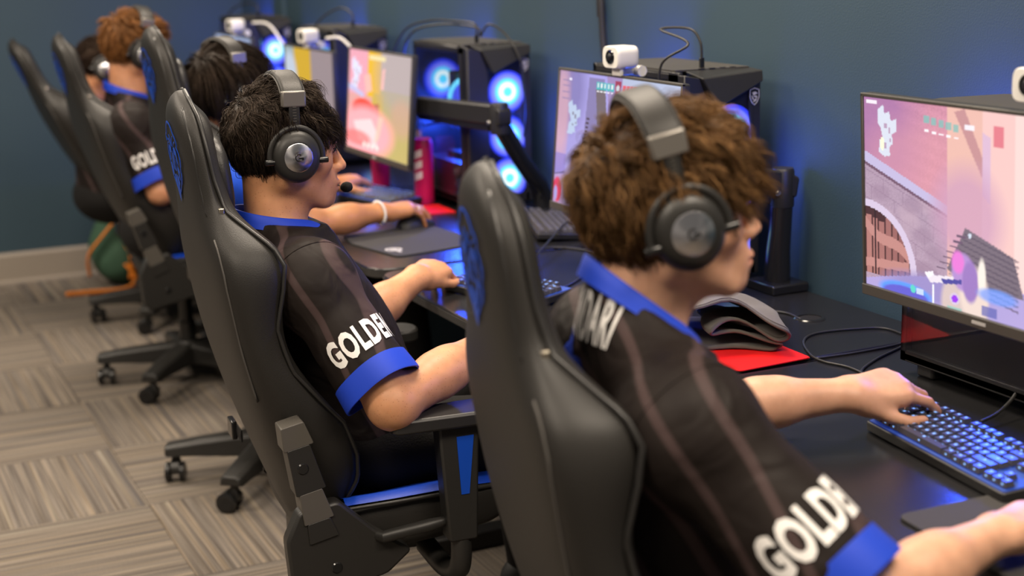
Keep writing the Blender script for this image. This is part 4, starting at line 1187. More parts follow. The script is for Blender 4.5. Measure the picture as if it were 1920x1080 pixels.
# ------------------------------------------------------------------ computers
PW, PD, PH = .205, .40, .500
def make_pc(label, yf, on=True, detail=True):
    """yf = y of the front face (towards the camera); glass side looks at the player"""
    x0 = 1.768
    t = thing('gaming_computer', label, 'computer', (x0, yf, DZ), 0, 'black gaming computers with blue lit fans')
    B = .026                                                    # stands on a foot skirt
    g = G()
    g.box((PW / 2, PD / 2, B + .008), (PW, PD, .016)); g.box((PW / 2, PD / 2 + .02, PH - .006), (PW - .004, PD - .04, .012))
    g.box((PW - .004, PD / 2, (B + PH) / 2), (.008, PD, PH - B)); g.box((PW / 2, PD - .005, (B + PH) / 2), (PW, .010, PH - B))
    for z in (B + .012, PH - .014): g.box((.006, PD / 2, z), (.012, PD, .020))
    g.box((.006, .022, (B + PH) / 2), (.012, .044, PH - B)); g.box((.006, PD - .008, (B + PH) / 2), (.012, .016, PH - B))
    O('case', g, 'case', t, 30, bev=.0015, seg=1)
    O('top_panel', G().prism(fillet([(.006, .03), (PW - .006, .012), (PW - .006, PD - .03), (.06, PD - .012), (.006, PD - .03)], .004, 1), PH, PH + .004), 'case_top', t, 30)
    O('power_shroud', G().box((PW / 2 - .002, PD / 2, B + .065), (PW - .028, PD - .03, .10)), 'case', t, 30, bev=.002, seg=1)
    O('board', G().box((PW - .016, PD / 2 + .02, .30), (.006, PD - .06, .40)), 'board', t, False)
    for y in (.05, PD - .05):
        O('foot', G().box((PW / 2, y, B / 2), (PW - .03, .045, B)), 'case', t, 30, bev=.006)
    # front: left column, visor wedge on top, lit window with three fans
    f = -.030                                                   # front panel stands proud
    fc = O('front_panel', G().prism([(0, B), (.066, B), (.066, PH - .075), (.040, PH - .012), (0, PH - .004)], f + .004, .012, axis='y').prism([(PW - .022, B), (PW, B), (PW, PH - .004), (PW - .022, PH - .028)], f + .006, .012, axis='y').prism([(.05, B), (PW - .01, B), (PW - .01, B + .03), (.05, B + .018)], f + .006, .012, axis='y'), 'case', t, 25, bev=.002, seg=1)
    wedge = [(.042, f - .006, PH - .012), (PW - .002, f - .004, PH - .002), (PW - .004, f - .010, PH - .026), (.074, f - .020, PH - .080), (.03, .02, PH + .002), (PW - .004, .02, PH + .002), (PW - .004, .02, PH - .03), (.07, .02, PH - .08)]
    O('visor', G().add(wedge, [(0, 3, 2, 1), (0, 1, 5, 4), (1, 2, 6, 5), (2, 3, 7, 6), (3, 0, 4, 7), (4, 5, 6, 7)]), 'case', t, False, bev=.002, seg=1)
    ws = [B + .075, B + .20, B + .335]
    O('fan_window', G().prism([(.066, B + .012), (PW - .020, B + .03), (PW - .020, PH - .034), (.070, PH - .078)], f + .012, f + .016, axis='y'), 'fan_black', t, False)
    for z in ws:
        d = O('fan', G().lathe([(0, .004), (.018, .004), (.022, .001), (.063, 0)], 36), 'fan_glow' if on else 'fan_black', t, True)
        d.matrix_local = T(.130, f + .0115, z) @ RX(90)
    # angular mask plates that cut the window to a slanted hexagon
    O('front_mask', G().prism([(PW - .022, PH - .02), (PW - .022, PH - .15), (PW - .034, PH - .075)], f + .004, f + .0112, axis='y').prism([(PW - .022, B + .22), (PW - .046, B + .27), (PW - .022, B + .31)], f + .004, f + .0112, axis='y') , 'case', t, False)
    # shield badge
    sh = [(-.012, .016), (0, .020), (.012, .016), (.0125, 0), (.007, -.012), (0, -.018), (-.007, -.012), (-.0125, 0)]
    M = T(PW - .022, f - .001, PH - .062)
    bd = O('shield_badge', G().tube([(a, 0, b) for a, b in sh], .0011, 5, True, M), 'logo_grey', t, False)
    gg = G()
    for pl in ([(-.006, .010), (.002, .012), (.008, .008), (.002, .006), (-.003, .003)], [(-.004, .002), (.005, .003), (.008, -.002), (.002, -.001)], [(.006, -.002), (.004, -.009), (-.004, -.012), (.000, -.006)], [(-.008, .004), (-.006, -.004), (-.001, -.008), (-.004, -.001)]):
        gg.prism(pl, -.0012, .0008, M, axis='y')
    O('dragon_mark', gg, 'logo_grey', bd, False)
    # side glass, inner fans, cooler
    O('side_glass', G().box((-.002, PD / 2 + .020, (B + PH) / 2 + .002), (.003, PD - .052, PH - B - .036)), 'glass', t, False)
    if on:
        d = O('rear_fan', G().lathe([(0, .004), (.018, .004), (.022, .001), (.066, 0)], 36), 'fan_glow', t, True); d.matrix_local = T(.085, PD - .030, PH - .125) @ RX(90) @ Matrix.Scale(1.0, 4)
        d = O('cooler_ring', G().lathe([(0, .006), (.040, .006), (.044, .014), (.056, .014), (.060, .008), (.060, -.03), (0, -.03)], 36), 'ring_glow', t, True); d.matrix_local = T(.080, .135, PH - .170) @ RX(82) @ RY(-38) @ Matrix.Scale(1.22, 4)
        O('cooler_tower', G().box((.100, .205, PH - .15), (.105, .05, .125)), 'board', t, 30, bev=.003)
        O('graphics_card', G().box((.105, .17, B + .118), (.10, .22, .036)), 'fan_black', t, 30, bev=.004)
        for nm, loc, e, sz in (('case_glow', (x0 + .085, yf + .27, DZ + .25), 12.0, .03), ('fan_light', (x0 + .125, yf - .06, DZ + .27), 2.3, .05), ('rear_fan_light', (x0 + .12, yf + PD + .05, DZ + .40), 4.0, .05)):
            l = bpy.data.lights.new(nm, 'POINT'); l.energy = e; l.color = (.02, .08, 1.0); l.shadow_soft_size = sz
            lo = bpy.data.objects.new(nm, l); COL.objects.link(lo); lo.parent = t; lo.location = (loc[0] - x0, loc[1] - yf, loc[2] - DZ)
    else:
        O('graphics_card', G().box((.09, .20, B + .155), (.11, .26, .040)), 'fan_black', t, 30, bev=.004)
    # front ports on the top
    pg = G()
    for k in range(4): pg.box((.075 + k * .028, .022, PH + .0025), (.014, .006, .005))
    O('ports', pg, 'fan_black', t, False)
    return t
FY0 = [1.70, 2.875, 4.075, 5.275, 6.47]
PCW = ['dark glass gaming computer under the big monitor at the right edge', 'gaming computer with shield badge behind the curly-haired head', 'gaming computer with three blue fans behind the black monitor arm',
       'gaming computer behind the white webcam with curved white cable', 'farthest gaming computer with one round blue fan in view']
for i, (l, y) in enumerate(zip(PCW, FY0)): make_pc(l, y)
def plug_cable(label, pts, r=.0028, m='cable', plug=None):
    o = thing('usb_cable', label, 'cable', tuple(pts[0]), 0, None)
    b = np.array(pts[0])
    O('cord', G().tube([p - b for p in catmull(pts, 8)], r, 7), m, o, True)
    if plug is not None:
        O('plug', G().box((0, 0, .011), (.011, .007, .024)), 'plastic_gloss', o, 40, bev=.001, loc=tuple(np.array(plug) - b))
    return o

# ------------------------------------------------------------------ monitors
def canvas(w, h, bg):
    im = np.zeros((h, w, 3)); im[:] = bg
    yy, xx = np.mgrid[0:h, 0:w]; return im, (xx + .5) / w, (yy + .5) / h
def poly(im, X, Y, pts, c, a=1.0):
    ins = np.zeros(X.shape, bool); n = len(pts)
    for i in range(n):
        x1, y1 = pts[i]; x2, y2 = pts[(i + 1) % n]
        cond = ((y1 > Y) != (y2 > Y)); xi = (x2 - x1) * (Y - y1) / ((y2 - y1) if abs(y2 - y1) > 1e-9 else 1e-9) + x1
        ins ^= cond & (X < xi)
    im[ins] = im[ins] * (1 - a) + np.array(c) * a
def disc(im, X, Y, cx, cy, rx, ry, c, a=1.0, soft=0.0):
    d = np.sqrt(((X - cx) / rx) ** 2 + ((Y - cy) / ry) ** 2)
    w = (np.clip((1 + soft - d) / max(soft, 1e-6), 0, 1) if soft else (d < 1) * 1.0) * a
    im[:] = im * (1 - w[..., None]) + np.array(c) * w[..., None]
def rect(im, X, Y, x0, y0, x1, y1, c, a=1.0): poly(im, X, Y, [(x0, y0), (x1, y0), (x1, y1), (x0, y1)], c, a)
def srgb(c): c = np.array(c, float) / 255; return np.where(c < .04045, c / 12.92, ((c + .055) / 1.055) ** 2.4)
MAPB = [(0, 0), (.30, -.10), (.36, .08), (.62, .02), (.70, .22), (.98, .16), (1, .42), (.74, .50), (.80, .70), (.60, .78), (.66, .96), (.34, 1), (.05, .92), (.10, .66), (.26, .60), (.16, .40), (.02, .30)]
def minimap(im, X, Y, x, y, w, h, c, hole):
    poly(im, X, Y, [(x + a * w, y + b * h) for a, b in MAPB], c)
    for a, b, ww, hh in ((.34, .28, .14, .10), (.56, .36, .10, .14), (.30, .70, .16, .12), (.62, .60, .08, .08)): rect(im, X, Y, x + a * w, y + b * h, x + (a + ww) * w, y + (b + hh) * h, hole)
def hud(im, X, Y, y=.045):
    for k in range(5): rect(im, X, Y, .335 + k * .03, y, .36 + k * .03, y + .055, srgb((70, 175, 180))); rect(im, X, Y, .342 + k * .03, y + .01, .352 + k * .03, y + .04, srgb((225, 225, 225))); rect(im, X, Y, .338 + k * .03, y + .068, .358 + k * .03, y + .078, srgb((235, 235, 240)))
    poly(im, X, Y, [(.49, y - .02), (.54, y - .02), (.535, y + .08), (.515, y + .11), (.495, y + .08)], srgb((150, 60, 85))); disc(im, X, Y, .515, y + .03, .014, .024, srgb((190, 195, 205)))
    for k in range(5): rect(im, X, Y, .555 + k * .03, y, .58 + k * .03, y + .055, srgb((215, 90, 105)))
def scr_a():                                                    # rose wall, arched wooden gate, stairs, figure at the lower right
    im, X, Y = canvas(288, 162, srgb((190, 140, 165))); r = np.random.default_rng(3)
    im[:] = srgb((200, 138, 158)) * (1 + .05 * np.sin(Y * 90 - X * 30) + .06 * r.normal(size=X.shape))[..., None]
    disc(im, X, Y, .02, .18, .15, .24, srgb((160, 112, 160)), .85, .9); disc(im, X, Y, .25, .34, .16, .16, srgb((214, 150, 160)), .5, 1)
    stone = (Y > .30 + X * .56) & (X < .36)
    im[stone] = srgb((170, 146, 166)) * (1 + .05 * r.normal(size=stone.sum()))[:, None]
    for k in range(9):
        y = .37 + k * .075; poly(im, X, Y, [(0, y), (.36, y + .19), (.36, y + .196), (0, y + .006)], srgb((138, 112, 136)), .55)
        for q in range(5): x = (k * .047 + q * .085) % .36; rect(im, X, Y, x, y + x * .53, x + .003, y + .07 + x * .53, srgb((138, 112, 136)), .5)
    for k in range(16): x, y = r.random() * .34, .42 + r.random() * .4; disc(im, X, Y, x, y + x * .3, .03, .03, srgb((186, 160, 176)) if k % 2 else srgb((150, 124, 146)), .5, .8)
    poly(im, X, Y, [(0, .28), (.36, .485), (.36, .53), (0, .335)], srgb((188, 178, 212))); poly(im, X, Y, [(0, .335), (.36, .53), (.36, .545), (0, .352)], srgb((112, 84, 104)))
    rect(im, X, Y, .36, 0, .50, 1, srgb((224, 178, 166))); rect(im, X, Y, .50, 0, .62, 1, srgb((232, 190, 186))); rect(im, X, Y, .62, 0, 1, 1, srgb((238, 205, 200)))
    poly(im, X, Y, [(.39, .02), (.50, .32), (.50, .22), (.43, 0)], srgb((190, 140, 142))); poly(im, X, Y, [(.50, .10), (.53, .12), (.53, .44), (.50, .40)], srgb((205, 175, 205)), .8)
    disc(im, X, Y, .44, .52, .09, .16, srgb((196, 150, 178)), .8, .9)
    # gate, clipped to its arch
    ring = (X / .232) ** 2 + ((Y - .90) / .365) ** 2 < 1; inn = (X / .205) ** 2 + ((Y - .90) / .325) ** 2 < 1
    im[ring & (Y < .93)] = srgb((206, 190, 214)); gate = inn & (Y < .93); im[gate] = srgb((70, 44, 48))
    for k in range(7):
        m = gate & (X > .004 + k * .030) & (X < .027 + k * .030) & (Y > .62 + .012 * (k % 3)); im[m] = srgb((172 - 6 * k, 118 - 5 * k, 112 - 4 * k))
    bar = gate & (np.abs(Y - (.66 + .75 * X + .02 * np.sin(X * 30))) < .030); im[bar] = srgb((186, 132, 126)); bar = gate & (np.abs(Y - (.875 - .12 * X)) < .024); im[bar] = srgb((186, 132, 126))
    for k in (.045, .20): im[gate & (np.abs(X - k) < .003)] = srgb((48, 32, 38))
    poly(im, X, Y, [(0, .965), (.10, .925), (.22, .885), (.36, .85), (.5, .83), (1, .82), (1, 1), (0, 1)], srgb((170, 156, 208))); disc(im, X, Y, .30, .93, .14, .05, srgb((140, 128, 184)), .7, .8)
    poly(im, X, Y, [(.36, .80), (.435, .575), (.62, .67), (.66, .86), (.42, .86)], srgb((116, 104, 116)))
    for k in range(10): y = .605 + k * .027; poly(im, X, Y, [(.432 - k * .008, y), (.64, y + .075), (.64, y + .082), (.432 - k * .008, y + .006)], srgb((88, 78, 94)))
    for k in range(7): rect(im, X, Y, .315 + k * .014, .80 - k * .030, .355 + k * .014, .808 - k * .030, srgb((104, 84, 106)))
    disc(im, X, Y, .452, .61, .006, .014, srgb((205, 215, 230)))
    minimap(im, X, Y, .062, .055, .085, .24, srgb((208, 212, 226)), srgb((176, 150, 176))); disc(im, X, Y, .082, .23, .009, .035, srgb((238, 238, 205)))
    for k in range(5): rect(im, X, Y, .265 + k * .03, .055 + k * .006, .287 + k * .03, .095 + k * .006, srgb((120, 180, 175)), .8); rect(im, X, Y, .268 + k * .03, .125 + k * .004, .286 + k * .03, .135 + k * .004, srgb((240, 235, 240)))
    rect(im, X, Y, .43, .075, .47, .10, srgb((235, 232, 240)), .9); rect(im, X, Y, .54, .06, .58, .16, srgb((214, 110, 125)), .9); rect(im, X, Y, .01, .015, .06, .03, srgb((232, 222, 232)))
    disc(im, X, Y, .18, .985, .10, .045, srgb((90, 150, 245)), 1, .3); disc(im, X, Y, .18, 1.0, .092, .042, srgb((96, 92, 200)), 1, .2); disc(im, X, Y, .215, .955, .012, .02, srgb((90, 205, 190))); rect(im, X, Y, .23, .945, .262, .975, srgb((205, 220, 245)), .8); rect(im, X, Y, .298, .90, .306, 1, srgb((240, 240, 246)))
    # figure seen from behind
    disc(im, X, Y, .43, .97, .085, .16, srgb((206, 186, 182)), 1, .2); disc(im, X, Y, .47, .90, .05, .12, srgb((226, 206, 196)), 1, .3); disc(im, X, Y, .425, .80, .040, .085, srgb((172, 138, 200)), 1, .25); disc(im, X, Y, .405, .755, .020, .045, srgb((222, 120, 205)), 1, .5)
    disc(im, X, Y, .455, .84, .028, .09, srgb((150, 118, 184)), 1, .3); poly(im, X, Y, [(.27, .86), (.385, .835), (.40, .865), (.29, .895)], srgb((226, 216, 226))); poly(im, X, Y, [(.335, .862), (.42, .84), (.42, .862), (.345, .885)], srgb((74, 72, 152))); poly(im, X, Y, [(.265, .85), (.30, .835), (.305, .85), (.28, .875)], srgb((238, 232, 240)))
    disc(im, X, Y, .392, .945, .020, .03, srgb((208, 190, 214))); disc(im, X, Y, .392, .945, .013, .020, srgb((150, 60, 225))); disc(im, X, Y, .50, .80, .012, .07, srgb((236, 226, 216)), 1, .5); rect(im, X, Y, .36, .985, .42, 1, srgb((120, 190, 180)), .7); rect(im, X, Y, .50, .94, .56, .99, srgb((90, 96, 170)), .8); disc(im, X, Y, .56, .88, .06, .03, srgb((110, 150, 235)), .8, .5)
    return im
def scr_b():                                                    # lilac hall with pale map
    im, X, Y = canvas(224, 126, srgb((158, 152, 215)))
    im[:] = srgb((160, 152, 214)) + (srgb((150, 140, 185)) - srgb((160, 152, 214))) * Y[..., None] * .6
    poly(im, X, Y, [(0, 0), (.13, 0), (.10, .42), (.10, 1), (0, 1)], srgb((176, 148, 190)), .8); disc(im, X, Y, .07, .12, .12, .22, srgb((120, 112, 165)), .8, .8)
    disc(im, X, Y, .03, .30, .05, .25, srgb((205, 160, 170)), .7, .9); rect(im, X, Y, 0, .62, .10, .78, srgb((120, 112, 190)), .6); poly(im, X, Y, [(0, .78), (.10, .75), (.10, .76), (0, .79)], srgb((90, 80, 110)))
    poly(im, X, Y, [(.27, .02), (.40, .02), (.42, .30), (.38, .52), (.28, .60), (.25, .40)], srgb((120, 110, 150)), .8); poly(im, X, Y, [(.33, .10), (.41, .08), (.44, .34), (.36, .36)], srgb((110, 98, 104)))
    poly(im, X, Y, [(.42, 0), (.55, 0), (.58, .40), (.46, .36)], srgb((150, 128, 170)), .9); rect(im, X, Y, .55, 0, 1, .6, srgb((172, 180, 205))); rect(im, X, Y, .60, .3, 1, 1, srgb((160, 150, 185)))
    for k in range(6): rect(im, X, Y, .265 - k * .004, .32 + k * .03, .29 - k * .004, .335 + k * .03, srgb((75, 60, 70)))
    minimap(im, X, Y, .095, .23, .11, .22, srgb((176, 190, 215)), srgb((120, 112, 130))); poly(im, X, Y, [(.09, .46), (.13, .38), (.16, .42), (.14, .46)], srgb((176, 190, 215)))
    disc(im, X, Y, .035, .90, .04, .085, srgb((205, 60, 85)), 1, .25); disc(im, X, Y, .02, .93, .015, .05, srgb((160, 150, 205)), 1, .3)
    for k in range(4): rect(im, X, Y, .03, .06 + k * .045, .10, .068 + k * .045, srgb((125, 115, 160)), .8)
    rect(im, X, Y, .09, .045, .11, .06, srgb((230, 225, 240))); hud(im, X, Y); disc(im, X, Y, .235, .985, .012, .02, srgb((90, 190, 170)))
    for k in range(3): rect(im, X, Y, .50, .14 + k * .08, .504, .17 + k * .08, srgb((190, 180, 205)))
    return im
def scr_c():                                                    # yellow and rose alley
    im, X, Y = canvas(160, 90, srgb((190, 165, 90)))
    rect(im, X, Y, 0, 0, .34, .45, srgb((214, 150, 165))); rect(im, X, Y, 0, .45, .4, 1, srgb((206, 150, 145))); rect(im, X, Y, .32, 0, .56, .45, srgb((214, 168, 40)))
    rect(im, X, Y, .54, 0, 1, .38, srgb((182, 162, 160))); rect(im, X, Y, .54, .36, 1, 1, srgb((176, 160, 96))); rect(im, X, Y, .42, .4, .58, 1, srgb((190, 160, 70)))
    disc(im, X, Y, .90, .2, .3, .3, srgb((160, 150, 150)), .7, .8); disc(im, X, Y, .88, .6, .12, .12, srgb((190, 150, 125)), .7, .9)
    minimap(im, X, Y, .05, .10, .16, .30, srgb((205, 205, 228)), srgb((160, 120, 110))); poly(im, X, Y, [(0, .34), (.26, .42), (.26, .47), (0, .40)], srgb((180, 175, 210)))
    poly(im, X, Y, [(.26, .24), (.36, .22), (.40, .38), (.30, .42)], srgb((232, 170, 160))); poly(im, X, Y, [(.56, .16), (.60, .14), (.58, .36), (.54, .36)], srgb((222, 170, 165))); rect(im, X, Y, .34, .03, .60, .08, srgb((215, 200, 150)))
    poly(im, X, Y, [(.33, .52), (.52, .50), (.52, .66), (.36, .66)], srgb((166, 96, 70))); disc(im, X, Y, .26, .58, .16, .09, srgb((245, 62, 40)), 1, .3); disc(im, X, Y, .32, .80, .34, .20, srgb((250, 160, 165)), 1, .5)
    poly(im, X, Y, [(.10, .72), (.40, .66), (.52, .80), (.50, .92), (.2, .9)], srgb((252, 205, 205)), .8); poly(im, X, Y, [(.52, .62), (.60, .62), (.54, .84), (.46, .9)], srgb((235, 185, 165)), .8); disc(im, X, Y, .18, .88, .18, .06, srgb((225, 110, 105)), .8, .5)
    for k in range(4): disc(im, X, Y, .30 + k * .07, .93, .02, .025, srgb((235, 225, 215)))
    return im
def scr_d():
    im, X, Y = canvas(96, 54, srgb((185, 150, 130)))
    rect(im, X, Y, 0, 0, .2, 1, srgb((150, 165, 165))); rect(im, X, Y, .2, 0, .55, 1, srgb((206, 165, 40))); rect(im, X, Y, .55, 0, 1, 1, srgb((150, 135, 138))); disc(im, X, Y, .1, .35, .12, .25, srgb((190, 200, 215)), 1, .4)
    return im
def scr_e():
    im, X, Y = canvas(64, 36, srgb((150, 165, 200))); rect(im, X, Y, 0, .5, 1, 1, srgb((170, 165, 190))); return im
MONW, MONH = .570, .345
def make_monitor(label, center, rz, im, tilt=0.0, arm=None, gain=1.0):
    """screen looks at -x of its own frame; center = middle of the screen"""
    t = thing('monitor', label, 'monitor', tuple(center), 0, 'monitors on arms along the desks')
    t.rotation_euler = (0, math.radians(tilt), math.radians(rz))
    t.rotation_mode = 'XYZ'
    w, h = MONW, MONH
    O('shell', G().prism(rrect(w, h, .006, 2), .001, .016, axis='x').prism(rrect(w * .7, h * .62, .02, 3, (0, -.01)), .014, .045, axis='x'), 'case', t, 30, bev=.002)
    g = G()
    g.box((-.001, 0, h / 2 - .003), (.008, w, .006)); g.box((-.001, 0, -h / 2 + .009), (.012, w, .018))
    for s in (-1, 1): g.box((-.001, s * (w / 2 - .003), .004), (.008, .006, h - .010))
    bz = O('bezel', g, 'case_top', t, 30, bev=.001, seg=1)
    O('chin_mark', G().box((-.0075, 0, -h / 2 + .009), (.001, .03, .005)), 'logo_grey', bz, False)
    H_, W_ = im.shape[:2]
    sw, shh = w - .012, h - .024
    ys = np.linspace(sw / 2, -sw / 2, W_ + 1); zs = np.linspace(shh / 2 + .0055, -shh / 2 + .0055, H_ + 1)
    A, B = np.meshgrid(ys, zs); V = np.stack([np.full(A.size, -.0015), A.ravel(), B.ravel()], 1)
    i, j = np.meshgrid(np.arange(H_), np.arange(W_), indexing='ij'); a = (i * (W_ + 1) + j).ravel()
    Fq = np.stack([a, a + W_ + 1, a + W_ + 2, a + 1], 1)
    me = np_mesh('screen', V, Fq)
    ca = me.color_attributes.new('col', 'FLOAT_COLOR', 'CORNER')
    c = np.ones((H_ * W_, 4, 4), np.float32); c[:, :, :3] = (im * gain).reshape(-1, 1, 3)
    ca.data.foreach_set('color', c.ravel())
    finish('screen', me, 'screen', t, False, None, 0, 0, 2)
    return t
def mon_from(px, py, X, rz=0):
    """centre of a monitor whose top left corner is seen at (px, py) in the plane x = X"""
    p = atx(px, py, X); l = np.array([-math.sin(math.radians(rz)), math.cos(math.radians(rz)), 0])
    return p - l * MONW / 2 - np.array([0, 0, MONH / 2])
MX = 1.655
m1 = mon_from(1625, 172, 1.60); m2 = mon_from(1040, 126, MX); m3 = mon_from(648, 87, MX - .02); 
make_monitor('large monitor at the right edge showing a rose wall and arched gate', m1, 0, scr_a(), tilt=-3, gain=1.12)
make_monitor('monitor showing a lilac hall, under the white webcam by the curly head', m2, 0, scr_b(), tilt=5, gain=1.15)
make_monitor('monitor showing a yellow and rose alley, beside the blue fans', m3, 0, scr_c(), tilt=5, gain=1.3)
p = atx(533, 82, MX); m4 = np.array([MX, p[1] - MONW / 2, p[2] - MONH / 2])
make_monitor('far monitor with a yellow and grey picture, behind the wavy black hair', m4, 0, scr_d())
p = atx(404, 60, MX); m5 = np.array([MX, p[1] - MONW / 2, p[2] - MONH / 2])
make_monitor('farthest monitor with a pale screen, under a white webcam', m5, 0, scr_e())
print('MON', m1, m2, m3, m4, m5)

# ------------------------------------------------------------------ monitor arms: clamp, post, two links, head
def make_arm(label, base, elbow, head, mon_c):
    t = thing('monitor_mount', label, 'monitor mount', tuple(base), 0, 'black gas-spring monitor arms')
    b = np.array(base); e = np.array(elbow) - b; h = np.array(head) - b
    O('desk_clamp', G().box((0, 0, .011), (.10, .11, .022)), 'plastic_gloss', t, 40, bev=.004)
    ph = e[2] - .02
    post = [(0, 0, .02), (0, 0, .05), (e[0] * .10, e[1] * .10, .09), (e[0] * .55, e[1] * .55, ph * .62), (e[0], e[1], ph)]
    O('lower_arm', G().tube(post, [.030, .030, .028, .026, .026], 12), 'plastic_gloss', t, 50)
    O('elbow_joint', G().lathe([(0, -.05), (.026, -.05), (.027, -.045), (.027, .032), (.024, .038), (0, .038)], 20, T(*e)), 'case', t, 35)
    d = nrm(h - e); L = np.linalg.norm(h - e); sid = nrm(np.cross(d, [0, 0, 1])); up = np.cross(sid, d)
    M = Matrix(((d[0], sid[0], up[0], e[0]), (d[1], sid[1], up[1], e[1]), (d[2], sid[2], up[2], e[2]), (0, 0, 0, 1)))
    O('upper_arm', G().prism(fillet([(-.03, -.025), (-.03, .022), (.01, .032), (L - .02, .032), (L + .01, .020), (L + .01, -.012), (L - .03, -.020)], .006, 2), -.023, .023, M, axis='y'), 'case', t, 30, bev=.005)
    O('arm_cover', G().prism(fillet([(.03, -.045), (.03, -.02), (L - .04, -.018), (L - .05, -.034)], .004, 2), -.018, .018, M, axis='y'), 'fan_black', t, 30, bev=.003)
    for x in (.02, L - .02):
        for sd in (-1, 1): O('bolt', G().lathe([(0, .004), (.005, .004), (.0065, .001), (.0065, -.002)], 14, M @ T(x, sd * .0235, -.018) @ RX(-90 * sd)), 'metal', t, 30)
    hp = h; mc = np.array(mon_c) - b
    O('tilt_head', G().tube([hp, hp * .5 + mc * .5 + np.array([.01, 0, 0]), mc + np.array([.062, 0, 0])], .018, 10).prism(rrect(.11, .11, .01, 2, (mc[1], mc[2])), mc[0] + .052, mc[0] + .062, axis='x'), 'case', t, 40, bev=.002)
    return t
ab = atz(1440, 516, DZ)
make_arm('black monitor arm whose post rises beside the curly-haired face', (1.972, 2.775, DZ), (1.975, 2.765, .985), (m2[0] + .10, 2.795, 1.02), m2)
make_arm('black folded monitor arm in front of the blue-lit computer', (1.965, 3.965, DZ), (1.775, 3.850, 1.055), (1.695, 4.300, 1.050), m3)

# ------------------------------------------------------------------ webcams
def make_webcam(label, pos, rz=180, cable=None):
    t = thing('webcam', label, 'webcam', tuple(pos), math.radians(rz), 'white webcams clipped on the monitors')
    # local x = looking direction
    g = G(); rings = []
    for x, q in ((-.030, .86), (-.026, .97), (-.018, 1.0), (.020, 1.0), (.026, .97), (.028, .92)):
        rings.append([(x, a * q, .040 + b * q) for a, b in rrect(.066, .050, .016, 4)])
    O('body', g.loft(rings), 'white_plastic', t, 45)
    ln = O('lens_ring', G().lathe([(0, .0295), (.0125, .0295), (.0155, .0305), (.0165, .029), (.0165, .026)], 24, T(0, 0, .041) @ RY(90)), 'lens', t, 40)
    O('lens_glass', G().lathe([(0, .0335), (.005, .0325), (.0085, .0300)], 20, T(0, 0, .041) @ RY(90)), 'fan_black', ln, True)
    O('front_clip', G().box((.008, 0, .012), (.010, .036, .030)).box((.006, 0, .024), (.03, .030, .008)), 'white_plastic', t, 40, bev=.003)
    O('rear_foot', G().tube([(.0, -.008, .005), (-.045, -.008, .006)], .009, 10).tube([(-.047, -.018, .006), (-.047, .018, .006)], .0125, 14).tube([(-.020, -.004, .030), (-.047, -.004, .010)], .005, 8), 'white_plastic', t, 40)
    return t
def top_of(m, tilt, y):
    return np.array([m[0] + math.sin(math.radians(tilt)) * MONH / 2 + .004, y, m[2] + MONH / 2 * math.cos(math.radians(tilt)) + .001])
make_webcam('white webcam on the monitor with the lilac picture', top_of(m2, 5, atx(1150, 140, m2[0])[1]), 184)
make_webcam('white webcam cut off by the right edge of the photo', top_of(m1, -3, atx(1958, 197, m1[0])[1]), 180)
make_webcam('white webcam with curved white cable on the far yellow and grey monitor', top_of(m4, 0, atx(576, 85, m4[0])[1]), 190)
make_webcam('farthest white webcam, on the pale screen', top_of(m5, 0, atx(440, 62, m5[0])[1]), 190)
a = top_of(m4, 0, atx(585, 88, m4[0])[1])
plug_cable('white cable hanging in a curve from the far webcam', [a + [.05, 0, .03], a + [.09, -.05, .03], a + [.12, -.12, -.03], a + [.13, -.20, -.12], a + [.12, -.30, -.20], a + [.12, -.34, -.27]], .0055, 'cable_white')
a = top_of(m5, 0, atx(448, 62, m5[0])[1])
plug_cable('white cable drooping from the farthest webcam', [a + [.05, -.02, .05], a + [.10, -.10, .04], a + [.13, -.22, -.06], a + [.13, -.40, -.15], a + [.12, -.50, -.20]], .0055, 'cable_white')
# usb leads on top of the computers
def on_pc(i, lx, ly): return np.array([1.768 + lx, FY0[i] + ly, DZ + PH + .004])
p = on_pc(1, .09, .045); w = top_of(m2, 5, atx(1165, 140, m2[0])[1])
plug_cable('black usb lead arching from the webcam to the badge computer', [p + [0, 0, .020], p + [-.002, .004, .060], p + [-.015, .03, .088], p + [-.05, .10, .085], w + [.10, -.09, .07], w + [.065, -.035, .025], w + [.06, -.03, -.06]], .0030, 'cable', p)
p = on_pc(2, .07, .06)
plug_cable('black usb lead looping over the computer with three blue fans', [p + [0, 0, .02], p + [0, .01, .055], p + [-.02, .10, .062], p + [-.04, .28, .058], p + [-.07, .42, .02], p + [-.10, .48, -.10], p + [-.10, .50, -.25]], .0034, 'cable', p)
plug_cable('grey usb lead hanging before the glass of the fan computer', [p + [.01, .005, .02], p + [.01, .02, .045], p + [-.04, .18, .050], p + [-.09, .30, .02], p + [-.10, .37, -.08], p + [-.09, .42, -.22]], .0034, 'cable')
plug_cable('black lead falling over the front of the fan computer', [p + [.012, -.004, .02], p + [.03, -.03, .055], p + [.06, -.09, .02], p + [.085, -.13, -.06], p + [.105, -.11, -.20], p + [.115, -.06, -.33], p + [.118, -.05, -.48]], .0034, 'cable')
p = on_pc(3, .10, .05)
plug_cable('black usb lead on the computer behind the far webcam', [p + [0, 0, .02], p + [0, .01, .05], p + [-.03, .06, .07], p + [-.08, .16, .02], p + [-.10, .22, -.06]], .0036, 'cable', p)
p = on_pc(4, .08, .05)
plug_cable('black usb lead on the farthest computer', [p + [0, 0, .02], p + [0, .01, .05], p + [-.03, .08, .06], p + [-.07, .2, .02], p + [-.10, .26, -.08]], .0036, 'cable', p)

